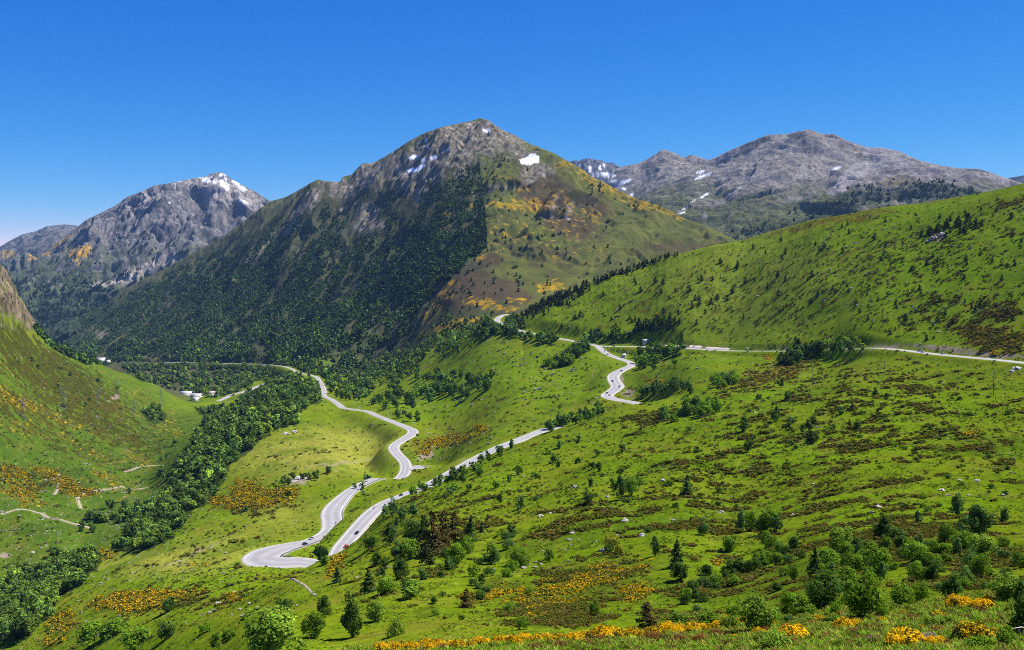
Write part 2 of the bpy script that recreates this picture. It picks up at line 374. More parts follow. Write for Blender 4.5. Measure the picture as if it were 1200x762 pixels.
def near_crest_fix():
    pp = np.array(CREST_N)
    dc = np.interp(uw_pix(u, np.zeros(len(u)))[0], CRD[:, 0], CRD[:, 1])*1.15
    for c in range(len(u)):
        m = S.y < dc[c]; col = S.W[m, c]; k = col.argmax(); wm = col[k]
        px, _ = uw_pix(u[c], wm)
        if px < 612: continue
        _, tw = pix_uw(px, np.interp(px, pp[:, 0], pp[:, 1]))
        wt = np.clip((S.y-dc[c]*.55)/(S.y[k]-dc[c]*.55), 0, 1)**1.5*np.clip(1-(np.log(S.y)-np.log(S.y[k]))/.35, 0, 1)
        S.W[:, c] += wt*(tw-wm)
near_crest_fix()
crest_fix(S, CREST_M, math.log(2900), ([0, 300, 420, 560, 640, 860, 1300], [-.12, -.11, -.10, -.03, -.03, .0, 0]))
# benches for the roads
t = sstep(0, 1, np.clip((rd-1.2)/np.where((PX > 800) & (Y < 1250) & (PY < 440), 11.0, 26.0), 0, 1))
S.W = np.where(rd < 40, ((rz-.25)/Y)*(1-t)+S.W*t, S.W).astype(np.float32)
W = S.W
S.finish()
X, Y, Z = S.coords(); PX, PY = uw_pix(np.repeat(u[None], len(v), 0), S.W)
log('main sheet', S.W.shape)

# far sheets
def far_sheet(vis, hid, d0, d1, u0, u1, crest, dv=.0019, du=.0011, amp=1.0, seed=0, foot=-.05, ku=4.0):
    U, V, Wc = collect({}, vis, hid); rb = RBF(U, V, Wc, ku, .05)
    u = np.arange(u0, u1, du); v = np.arange(math.log(d0), math.log(d1), dv)
    uc = np.linspace(u0, u1, 160); vc = np.linspace(v[0], v[-1], 160)
    s = Sheet(u, v, upsample(rb.grid(uc, vc), uc, vc, u, v))
    x, y, z = s.coords()
    wx = fbm(x/500, y/500, 3, seed+3)*.8
    fr = np.sin(seed)*.2-.45; xr, yr = x*math.cos(fr)-y*math.sin(fr), x*math.sin(fr)+y*math.cos(fr)
    n = (ridged(xr/560+wx, yr/1500+wx, 5, seed+11, .55)-.4)*185+(ridged(xr/150+wx, yr/520, 5, seed+29, .55)-.4)*34+fbm(x/30, y/60, 4, seed+5, .62)*22
    s.W = s.W+(amp*n/y).astype(np.float32)
    crest_fix(s, crest, v[0], foot)
    s.finish(); return s
CREST_L = [(-140,400),(-40,345),(5,320),(17,315),(40,305),(62,289),(75,279),(92,265),(102,257),(117,250),(135,241),(150,230),(162,226),(182,217),(197,215),(212,212),(222,210),(240,207),(252,202),(261,202),(270,209),(282,216),(300,225),(317,236),(350,258),(420,320)]
S_L = far_sheet([(-100,380,6000),(0,322,6300),(40,305,6500),(75,279,6800),(92,265,7000),(117,250,7100),(150,230,7200),(197,215,7300),(256,202,7400),(282,216,7300),(310,231,7200),(350,260,7000),(420,330,6800),(45,385,5400),(0,390,5400),(100,360,5600),(100,310,6200),(160,340,5700),(160,290,6300),(160,255,6800),(220,300,5900),(220,250,6700),(256,260,6600),(300,260,6500)],
    [(-120,-480,4700),(0,-470,4700),(150,-450,4700),(300,-400,4700),(450,-400,4700),(-120,-300,9000),(100,-100,9500),(256,100,9500),(450,-200,9000),(450,-300,6000)], 4700, 9500, -.70, -.15, CREST_L, seed=100, foot=-.08)
CREST_LL = [(-200,360),(-60,312),(0,289),(12,282),(25,275),(42,271),(55,265),(75,263),(89,264),(110,272),(140,290),(200,330)]
S_LL = far_sheet([(-150,340,9500),(0,289,9800),(50,266,10000),(89,264,10000),(140,290,9900),(220,340,9700),(0,340,8600),(100,320,8800)],
    [(-150,-450,7600),(0,-450,7600),(200,-450,7600),(-100,-200,12000),(200,-200,12000)], 7600, 12000, -.76, -.28, CREST_LL, seed=140, foot=-.06)
CREST_R = [(640,300),(690,240),(705,212),(718,199),(730,195),(747,192),(760,186),(770,179.5),(777,175),(790,179),(802,185),(810,181),(825,186),(830,187.5),(840,184),(850,178.5),(877,167),(900,158),(923,157),(937,153.5),(948,151.5),(963,157),(977,157),(993,165),(1017,173),(1033,173),(1053,177),(1077,188),(1097,193),(1120,197),(1147,198),(1163,203),(1177,208),(1193,213),(1230,224),(1300,245)]
S_R = far_sheet([(700,225,7600),(730,195,7800),(777,175,7400),(810,182,7100),(850,179,6900),(900,158,6600),(948,152,6500),(993,165,6300),(1033,173,6200),(1077,188,6000),(1120,197,5800),(1163,203,5600),(1193,213,5400),(1250,230,5200),(850,285,4300),(900,275,4300),(950,260,4400),(1000,255,4300),(1100,240,4200),(850,230,5500),(780,240,5700),(740,235,6300),(950,200,5500),(1040,205,5200),(1130,215,4800),(800,262,4900)],
    [(600,-100,4000),(850,-80,3700),(1100,-80,3700),(1300,-100,3700),(640,50,6500),(640,150,9000),(800,300,9000),(948,300,9000),(1200,0,8000),(1300,0,6500),(600,-50,6000)], 3700, 9000, .0, .66, CREST_R, seed=180, foot=.0, amp=.42)
CREST_J = [(600,240),(640,200),(655,193),(665,190),(672,188),(678,188.5),(683,186.5),(690,185.5),(697,187),(705,188),(711,191),(717,190.5),(724,194),(740,205),(770,225),(830,260)]
S_J = far_sheet([(640,205,10500),(690,186,10500),(720,192,10500),(770,225,10400),(640,230,9200),(700,215,9300),(770,240,9200)], [(600,50,8900),(700,100,8900),(850,50,8900),(600,300,12000),(850,100,12000)], 8900, 12000, -.02, .22, CREST_J, seed=230, foot=.055, amp=.9)
CREST_K = [(1130,225),(1160,214),(1180,209),(1200,205.5),(1230,203),(1300,215)]
S_K = far_sheet([(1130,225,10500),(1200,205,10500),(1300,215,10500),(1130,240,9200),(1200,235,9200),(1300,235,9200)], [(1130,0,8600),(1300,0,8600),(1200,200,12500)], 8600, 12500, .43, .68, CREST_K, seed=260, foot=.03, amp=.4)
log('far sheets')
#@@SPLIT paint
# ------------------------------------------------------------------ ground cover colours (albedo of grass, heath, broom, forest floor, rock, snow)
def blobs(PX, PY, lst):
    """lst: (cx,cy,rx,ry,rot_deg,strength) soft ellipses in the survey map"""
    out = np.zeros(PX.shape, np.float32)
    for b in lst:
        cx, cy, rx, ry = b[:4]; rot = math.radians(b[4]) if len(b) > 4 else 0; st = b[5] if len(b) > 5 else 1
        R = max(rx, ry)*1.6
        m = (np.abs(PX-cx) < R) & (np.abs(PY-cy) < R)
        if not m.any(): continue
        dx = PX[m]-cx; dy = PY[m]-cy
        a = (dx*math.cos(rot)+dy*math.sin(rot))/rx; c = (-dx*math.sin(rot)+dy*math.cos(rot))/ry
        out[m] = np.maximum(out[m], st*np.clip(1.5-1.0*np.sqrt(a*a+c*c)*1.0, 0, 1))
    return out
def poly_mask(PX, PY, poly):
    p = np.array(poly, float); inside = np.zeros(PX.shape, bool)
    m = (PX > p[:, 0].min()) & (PX < p[:, 0].max()) & (PY > p[:, 1].min()) & (PY < p[:, 1].max())
    if not m.any(): return inside
    x = PX[m]; y = PY[m]; c = np.zeros(x.shape, bool)
    for (x0, y0), (x1, y1) in zip(p, np.roll(p, -1, 0)):
        k = ((y0 > y) != (y1 > y)) & (x < (x1-x0)*(y-y0)/((y1-y0) if y1 != y0 else 1e-9)+x0)
        c ^= k
    inside[m] = c; return inside
def lerp(A, B, t):
    return A*(1-t[..., None])+np.asarray(B, np.float32)*t[..., None]

HEATH = [(930,610,200,50,0,.45),(860,690,120,40,0,.6),(70,445,125,30,30,.95),(110,490,110,20,28,.85),(30,480,60,20,20,.8),(900,345,120,40,-10,.42),(1050,300,150,40,-12,.40),(1130,360,90,30,-6,.45),(760,350,90,25,-10,.38),(60,480,120,60,25,.42),(120,500,100,50,25,.40),(560,430,120,30,-15,.22),(640,480,140,30,-14,.25),(1000,500,200,60,0,.38),(250,650,60,30,0,.2),(905,440,70,14,-18,.75),(770,488,55,10,-10,.7),(1000,455,150,35,-5,.42),(1090,455,50,10,0,.6),(1110,520,60,20,5,.5),(1160,395,50,16,10,.95),(1185,360,35,14,-10,.8),(1000,560,160,25,0,.35),
  (680,690,90,40,-5,.6),(640,720,70,22,0,.65),(900,690,60,30,0,.5),(1090,640,110,34,10,.95),(1010,640,80,30,0,.6),(1130,680,70,20,0,.9),(660,615,60,24,0,.55),(760,610,120,40,0,.4),(560,600,60,30,0,.4),(480,600,40,20,0,.35),(850,540,90,25,0,.4),
  (950,262,60,6,-14,.9),(1005,255,45,7,-12,.8),(870,278,20,4,-14,.8),(840,330,90,20,-10,.35),(920,360,120,25,-5,.35),(1050,330,100,25,-5,.3),(1185,238,25,6,-15,.8),(720,345,60,14,-20,.35),
  (60,430,85,22,32,1.0),(20,400,45,16,32,.95),(130,470,60,12,32,.6),(60,515,70,12,25,.6),(20,560,50,15,10,.5),(120,540,50,14,25,.45),(200,590,20,14,0,.3),
  (470,680,70,25,0,.4),(300,690,50,20,0,.3),(235,700,40,18,0,.35),(300,590,40,14,0,.6),(380,530,60,4,-6,.35),(620,470,60,10,0,.25)]
BROOM = [(20,470,45,9,22,.75),(70,490,55,8,22,.55),(20,500,50,10,15,.45),(100,525,60,8,28,.45),(15,555,30,10,15,.8),(25,575,24,12,10,.8),(70,563,40,10,25,.85),(95,577,25,7,0,.9),(130,565,35,9,30,.55),(165,540,25,8,25,.55),(175,475,25,10,45,.5),(200,500,22,14,50,.5),(40,590,20,5,0,.7),
  (290,578,24,16,0,.95),(300,590,50,8,-5,.9),(330,577,24,6,-8,.95),(262,588,18,8,0,.85),(285,525,10,5,0,.4),(160,705,60,14,-5,.95),(200,700,40,10,-5,.8),(120,650,25,8,0,.6),(75,730,25,18,-40,.7),(60,752,20,10,0,.6),(230,663,20,4,-10,.5),(275,702,10,5,0,.9),
  (520,517,40,9,-8,.9),(565,503,14,4,0,.85),(495,530,14,5,0,.9),(395,660,20,8,-60,.8),(438,665,30,20,0,.2),(540,512,20,7,0,.6),
  (690,680,60,22,-10,.8),(640,700,55,18,-10,.8),(590,690,40,14,0,.65),(560,700,30,10,0,.6),(740,662,50,10,0,.5),(740,695,26,12,0,.8),(840,658,8,4,0,.9),(1165,740,60,16,0,.7),
  (650,748,110,5,-2,1.0),(770,740,60,6,0,.9),(560,752,60,4,0,.9),(480,755,60,4,0,.6),(840,738,40,5,0,.6),(1000,722,40,4,0,.6),(940,738,30,5,0,.7),(1130,712,50,5,0,.8),
  (770,447,12,4,0,.7),(760,446,6,5,0,.8),(900,419,6,2.5,0,.95),(1165,415,6,3,0,.9),(1140,510,12,4,0,1.0),(770,370,4,2,0,.9),(565,485,30,5,-20,.4),(700,470,40,5,0,.3)]
BROOM_M = [(610,243,36,5,8,1.0),(625,237,26,5,5,.95),(655,230,30,10,25,.5),(610,222,30,4,5,.6),(660,193,12,5,0,.9),(690,208,30,8,35,.75),(720,222,30,10,30,.8),(745,236,26,8,25,.85),(765,242,18,5,25,.9),(790,252,22,4,25,.7),(600,270,40,22,10,.45),(660,268,40,24,10,.4),(560,300,14,6,10,.7),(565,287,8,4,0,.8),(680,250,40,14,20,.5),
  (645,336,20,7,-5,1.0),(565,355,22,7,5,.95),(590,362,22,5,0,.9),(545,377,26,6,-8,.95),(520,385,20,5,-10,.85),(510,362,14,7,-20,.8),(524,345,10,8,-30,.8),(500,372,16,6,0,.7),(610,352,14,5,0,.8),(525,252,6,4,0,.9),(525,268,10,5,0,.7),(578,210,20,4,0,.5),(575,240,20,4,-5,.9),(528,330,10,10,0,.5),(500,390,25,5,0,.6),(680,300,60,18,0,.3)]
# bright, olive and dry meadow tints
OLIVE = [(370,530,90,26,-6,1.0),(420,515,40,12,0,.9),(215,655,80,18,-6,.9),(270,640,50,16,-8,.7),(330,610,50,20,-15,.5),(60,640,60,30,0,.5),(20,600,50,40,0,.5),(870,330,120,60,0,.4),(420,540,30,14,0,.8)]
DEEP = [(160,590,70,14,-5,1.0),(210,500,40,14,0,1.0),(100,625,60,14,5,.9),(200,530,60,20,0,.8),(150,560,50,14,0,.7),(40,540,60,30,0,.5),(60,585,60,20,0,.6),(760,440,60,14,-10,.4)]
BRIGHT = [(980,320,260,90,-10,.75),(720,345,90,30,-20,.5),(830,340,60,14,-10,.9),(960,285,80,12,-8,.9),(880,310,70,8,-12,.8),(560,450,110,24,-14,.8),(640,440,80,30,-10,.6),(1100,290,60,14,0,.6),(1060,480,120,30,0,.8),(960,530,120,20,0,.8),(860,470,100,18,-12,.8),(1050,590,120,20,0,.9),(340,650,80,20,0,.7),(240,690,100,18,0,.7),(560,570,60,12,-20,.6)]
BARE = [(420,478,4,2,0,.4),(1100,408,50,3,4,.65),(1165,416,45,3,4,.6),(960,409,60,2.5,0,.5),(800,408,50,2,0,.7),(728,446,3,6,10,.9),(738,461,6,5,0,.85),(350,563,12,4,-12,.7),(240,508,8,3,-10,.5),(5,651,6,2.5,0,.9),(230,648,40,3,-25,.35),(500,533,12,4,-30,.7),(545,540,10,2,-20,.3),(135,465,6,3,0,.6),(1040,406,20,2,0,.5),(350,563,10,3,-10,.6),(395,543,50,2,-6,.35)]
ROCKN = [(5,325,26,16,30,1.3),(5,345,22,22,30,1.0),(25,360,18,14,45,1.0),(38,378,10,10,50,.9),(1100,278,10,4,-20,.9),(1095,272,8,3,-20,.8),(8,383,14,3,20,.6)]
ROCKM = [(560,160,60,18,0,.95),(540,170,60,24,-15,.9),(490,195,40,24,-20,.9),(450,200,30,16,-30,.8),(430,205,20,12,-40,.9),(400,222,12,18,-60,.9),(372,225,18,8,-35,.7),(360,240,30,8,-40,.7),(600,175,40,12,20,.6),(630,195,22,12,30,.7),(432,252,14,14,0,.9),(432,265,26,9,-10,.8),(330,272,40,8,-42,.55),(300,300,20,8,-42,.5),(405,240,24,6,-40,.5),(480,215,26,14,0,.6),(495,228,10,12,10,.7),(650,240,3,18,25,.75),(668,244,3,14,20,.7),(640,250,3,14,25,.6),(620,205,12,10,0,.8),(120,390,10,5,-50,.6),(195,360,12,4,-45,.5),(560,225,26,2,0,.8),(590,220,20,3,0,.7),(340,290,10,5,0,.4),(540,205,14,6,0,.6),(100,395,4,10,0,.3),(185,415,8,2,0,.5)]
SNOWM = [(485,199.5,8,2.2,-8,1.2),(494,195,4,2.5,-20,1.2),(484.5,184.5,5,2,-15,1.2),(507.5,185,3.5,2.5,-30,1.2),(496.5,187.5,2.5,3,0,1.1),(499.5,164.5,2,1.2,0,1),(569,152.7,4.5,1.8,0,1.3),(573,155.5,3,1,0,1.1),(619,188.5,9,4,-8,1.3),(625,186,7,4.5,20,1.3),(523,176,3,1,0,.8),(478,203,3,1,0,.8),(500,173,2,1,0,.8)]
BROWNM = [(640,225,34,22,25,.9),(620,200,20,14,10,.5),(668,262,34,16,20,.75),(690,240,30,14,20,.6),(572,340,34,12,-5,1.0),(545,335,30,16,-10,.9),(540,352,26,10,0,.8),(575,305,14,8,0,.8),(600,345,22,9,15,.9),(490,225,22,18,0,.5),(640,215,20,20,0,.5),(800,290,60,10,0,.4),(640,300,60,20,10,.3)]
FOR_POLY = [(40,388),(125,360),(200,318),(270,285),(330,255),(380,240),(430,225),(470,214),(520,208),(560,190),(567,215),(569,260),(571,290),(560,300),(540,315),(520,335),(500,352),(485,370),(470,392),(440,415),(420,430),(400,442),(370,446),(345,432),(300,425),(150,425),(100,428),(60,408)]
CLEAR = [(300,268,40,9,-42,.8),(345,300,50,6,-50,.55),(262,300,30,5,-45,.6),(480,212,30,18,-10,.8),(445,235,30,5,-40,.6),(500,200,50,24,-10,.9),(320,350,10,26,50,.35),(260,380,30,4,-45,.5),(305,410,8,8,20,.9),(270,425,60,5,0,.5),(435,262,26,12,-20,.7),(455,240,12,20,-35,.5),(530,268,16,9,0,.55),(528,255,9,6,0,.6),(520,232,14,5,-40,.5),(120,392,12,6,-45,.7),(195,358,22,4,-45,.6),(345,330,20,3,-50,.5),(555,232,22,2.5,0,.7),(560,210,14,8,0,.4),(400,210,20,14,-30,.9),(400,250,40,5,-40,.6),(215,330,40,3,-42,.5),(180,418,30,6,0,.7),(390,395,30,3,-45,.4),(470,240,16,5,-30,.5),(440,250,40,10,-35,.4)]
def forest_density(PX, PY, X, Y):
    wob = fbm(PX/22, PY/22, 3, 301)*7
    f = poly_mask(PX+wob*np.where(PX < 555, 1, .45), PY+wob*.7, FOR_POLY).astype(np.float32)
    c = blobs(PX+wob, PY+wob, CLEAR)
    p, q = X*.95-Y*.31, X*.31+Y*.95
    n = fbm(p/46+3+fbm(q/300, p/300, 2, 309)*1.6, q/900, 4, 305, .6)*1.0+fbm(X/55, Y/90, 3, 307)*.5     # runs of trees down the fall line, with glades
    hi = sstep(310, 200, PY+(PX-420)*.22)                                 # thins out towards the ridge
    return np.clip(f*(1-1.3*c)*sstep(-.16, .12, n+.20-.46*hi*(PX < 560)), 0, 1)
VALLEY_WOODS = [[(322,440),(345,446),(372,452),(380,470),(352,480),(348,497),(322,505),(300,524),(268,548),(255,580),(228,600),(215,612),(200,632),(172,645),(132,647),(146,628),(150,612),(128,613),(106,612),(103,602),(130,598),(160,594),(188,588),(205,560),(226,525),(240,492),(228,478),(258,478),(285,468)],
  [(-10,690),(20,672),(50,668),(60,655),(88,650),(110,652),(118,664),(98,680),(82,694),(62,700),(60,720),(42,735),(30,748),(-10,752)],
  [(135,428),(200,428),(260,429),(320,432),(325,440),(300,447),(280,458),(255,468),(215,462),(190,453),(160,444)],
  [(162,482),(178,476),(196,484),(194,495),(180,498)]]
def woods_mask(PX, PY):
    wob = fbm(PX/9, PY/9, 3, 401)*6; m = np.zeros(PX.shape, bool)
    for p in VALLEY_WOODS: m |= poly_mask(PX+wob, PY+wob*.8, p)
    return m

def paint_main():
    near = 1-MT
    wob = fbm(PX/14, PY/9, 3, 501)*7
    bx, by = PX+wob, PY+wob*.5
    col = np.zeros(W.shape+(3,), np.float32)
    n1 = fbm(X/120, Y/120, 3, 511); n2 = fbm(X/26, Y/26, 4, 517); n3 = fbm(X/5.5, Y/5.5, 4, 523); n4 = fbm(X/1.6, Y/1.6, 3, 529)
    # grass
    g = sstep(-.5, .5, n1*.8+n2*.5)
    col[:] = (.108, .175, .005)
    col = lerp(col, (.158, .190, .009), g*.8)
    br = blobs(bx, by, BRIGHT); col = lerp(col, (.128, .222, .005), np.clip(br*.8+sstep(.05, .5, n2)*.35, 0, 1))
    col = lerp(col, (.245, .245, .036), blobs(bx, by, OLIVE)*.9)
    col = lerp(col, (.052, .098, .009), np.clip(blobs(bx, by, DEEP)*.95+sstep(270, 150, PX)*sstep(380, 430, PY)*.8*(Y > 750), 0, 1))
    col = lerp(col, (.070, .128, .006), sstep(-.05, .45, fbm(X/70, Y/55, 4, 519)-.25*br)*.65)
    # dry, mossy and tussock mottling
    col = lerp(col, (.150, .125, .018), sstep(.12, .5, n2+n3*.6)*.6)
    col = lerp(col, (.046, .070, .006), sstep(.05, .4, n3-n2*.2+.12*fbm(X/60, Y/60, 2, 533))*.7)
    col = lerp(col, (.215, .225, .030), sstep(.22, .5, fbm(X/3.2, Y/3.2, 3, 537))*.45)
    # heath
    hb = blobs(bx, by, HEATH)
    h1 = fbm(X/19+3, Y/15, 4, 541, .6); h2 = fbm(X/6, Y/5, 3, 547)
    heath = sstep(.0, .16, h1*.9+h2*.42+hb*.72-.36)
    hc = lerp(np.broadcast_to(np.array((.090, .082, .011), np.float32), col.shape), (.120, .086, .016), sstep(-.3, .4, h2+n1))
    hc = lerp(hc, (.050, .070, .008), sstep(-.05, .3, n3+h2*.4))
    hc = lerp(hc, (.190, .085, .015), blobs(bx, by, [(1160,395,60,18,10,1),(905,440,70,14,-18,.6),(1185,360,35,14,-10,.8),(1000,255,45,7,-12,.4)])*.55)
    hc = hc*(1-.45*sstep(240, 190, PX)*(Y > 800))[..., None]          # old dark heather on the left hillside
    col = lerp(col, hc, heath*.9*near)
    HE = heath*near*(rd > 2.2)
    # broom in flower
    bb = blobs(bx, by, BROOM)*near
    b1 = fbm(X/9+7, Y/7, 4, 561, .6)
    broom = sstep(.0, .30, b1*.9+n3*.45+bb*.8-.50)*(bb > .02)
    under = sstep(.2, .7, bb); col = lerp(col, (.060, .066, .010), under*.6)
    fl_ = sstep(-.25, .35, n4+n3*.5); col = lerp(col, (.46, .325, .016), broom*(.2+.6*fl_))
    BR = broom*bb*(rd > 2.2)
    # bare earth, stones
    ba = blobs(bx, by, BARE); col = lerp(col, (.25, .20, .145), sstep(.15, .6, ba+n3*.5)*(ba > .05)*.9*near)
    rk = blobs(bx, by, ROCKN); rn = fbm(X/12, Y/12, 4, 571)
    rc = lerp(np.broadcast_to(np.array((.165, .122, .078), np.float32), col.shape), (.055, .045, .028), sstep(-.2, .35, rn))
    rc = rc*np.clip(1+1.1*fbm(X/5, Y/7, 4, 573, .65), .3, 1.9)[..., None]; rc = lerp(rc, (.27, .21, .15), sstep(.1, .35, fbm(X/8, Y/16, 4, 579, .65))); rc = lerp(rc, (.085, .10, .02), sstep(.05, .3, n2+n3*.4))
    col = lerp(col, rc, sstep(.25, .6, rk+n2*.3)*near)
    st = sstep(.47, .56, fbm(X/2.4, Y/2.4, 2, 577)+.25*blobs(bx, by, [(140,610,90,60,0,.6),(70,630,90,60,0,.6),(580,440,140,50,0,.5)])-.13)
    col = lerp(col, (.30, .29, .22), st*.6*near*(Y > 350))
    # ---- the mountain behind
    mcol = np.zeros_like(col); mcol[:] = (.094, .104, .028)
    m1 = fbm(X/160, Y/160, 4, 601); m2 = fbm(X/45, Y/60, 4, 607); m3 = fbm(X/14, Y/20, 3, 613)
    mcol = lerp(mcol, (.125, .130, .030), sstep(-.2, .5, m1+m2*.6))
    mcol = lerp(mcol, (.038, .062, .018), sstep(.05, .5, m2-m1*.3)*.7)
    mcol = lerp(mcol, (.150, .115, .060), sstep(.15, .5, m3+m2*.5)*.5)
    mcol = lerp(mcol, (.150, .165, .030), sstep(.1, .45, fbm(fp/50, fq/300, 3, 617))*.6)
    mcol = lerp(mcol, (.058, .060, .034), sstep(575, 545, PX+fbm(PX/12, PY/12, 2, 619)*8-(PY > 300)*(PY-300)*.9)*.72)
    mw = fbm(PX/9, PY/9, 3, 621)*6
    ux, uy = PX+mw, PY+mw*.7
    mcol = lerp(mcol, (.080, .058, .034), sstep(.1, .6, blobs(ux, uy, BROWNM)+m2*.4)*.85)
    rk = blobs(ux, uy, ROCKM)
    rkm = sstep(.18, .5, rk+m2*.55+m3*.4-.08)*(rk > .02)
    rk2 = sstep(.25, .5, m2*.7+m3*.6)*sstep(330, 250, PY)*(PX < 560)*.7
    rkm = np.maximum(rkm, rk2)
    crag = fbm(fp/9+wob*.1, fq/30, 4, 633, .7); crag2 = ridged(X/16, Y/30, 4, 637, .65)-.45
    rcol = lerp(np.broadcast_to(np.array((.235, .200, .150), np.float32), col.shape), (.090, .084, .056), sstep(-.15, .35, m3+m2*.5))
    rcol = lerp(rcol, (.40, .35, .30), sstep(.15, .45, fbm(X/26, Y/40, 3, 631))*.8)
    rcol = rcol*np.clip(1+.9*crag+.7*crag2, .25, 1.9)[..., None]
    rcol = lerp(rcol, (.105, .108, .035), sstep(.0, .4, fbm(X/40, Y/50, 4, 639)-.05)*.45)
    mcol = lerp(mcol, rcol, rkm*.9)
    bm = blobs(ux, uy, BROOM_M); bmn = fbm(X/24, Y/20, 4, 641, .6)
    mb = sstep(.0, .3, bmn*.9+m3*.45+bm*.85-.48)*(bm > .02)
    mcol = lerp(mcol, (.46, .27, .012), mb*(.30+.45*sstep(-.2, .3, m3)))
    fd = forest_density(PX, PY, X, Y)
    mcol = lerp(mcol, (.034, .056, .014), sstep(.1, .7, fd)*.75*(1-rkm*.8))
    sn = blobs(PX+fbm(PX/3, PY/3, 2, 651)*1.4, PY+fbm(PX/3, PY/3, 2, 653)*.9, SNOWM)
    sn = sn+.55*fbm(PX/2.6, PY/2.0, 3, 657)*(sn > .05); mcol = lerp(mcol, (.86, .87, .88), sstep(.40, .62, sn))
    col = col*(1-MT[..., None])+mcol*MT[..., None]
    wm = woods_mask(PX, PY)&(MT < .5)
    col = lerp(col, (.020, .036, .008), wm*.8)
    col = lerp(col, (.30, .25, .18), sstep(1.2, .2, td)*.85*(Y < 1500))
    sh = sstep(2.6, .3, rd)*near; col = lerp(col, (.24, .21, .15), sh*.5)
    col *= (1+.34*n4*(Y < 600)*near+.30*n3*near)[..., None]
    return np.clip(col, .003, .9), HE, BR, fd
colM, HE, BR, FD = paint_main()
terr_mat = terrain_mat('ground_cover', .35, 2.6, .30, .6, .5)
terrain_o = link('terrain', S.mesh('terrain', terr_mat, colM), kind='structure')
log('painted main')

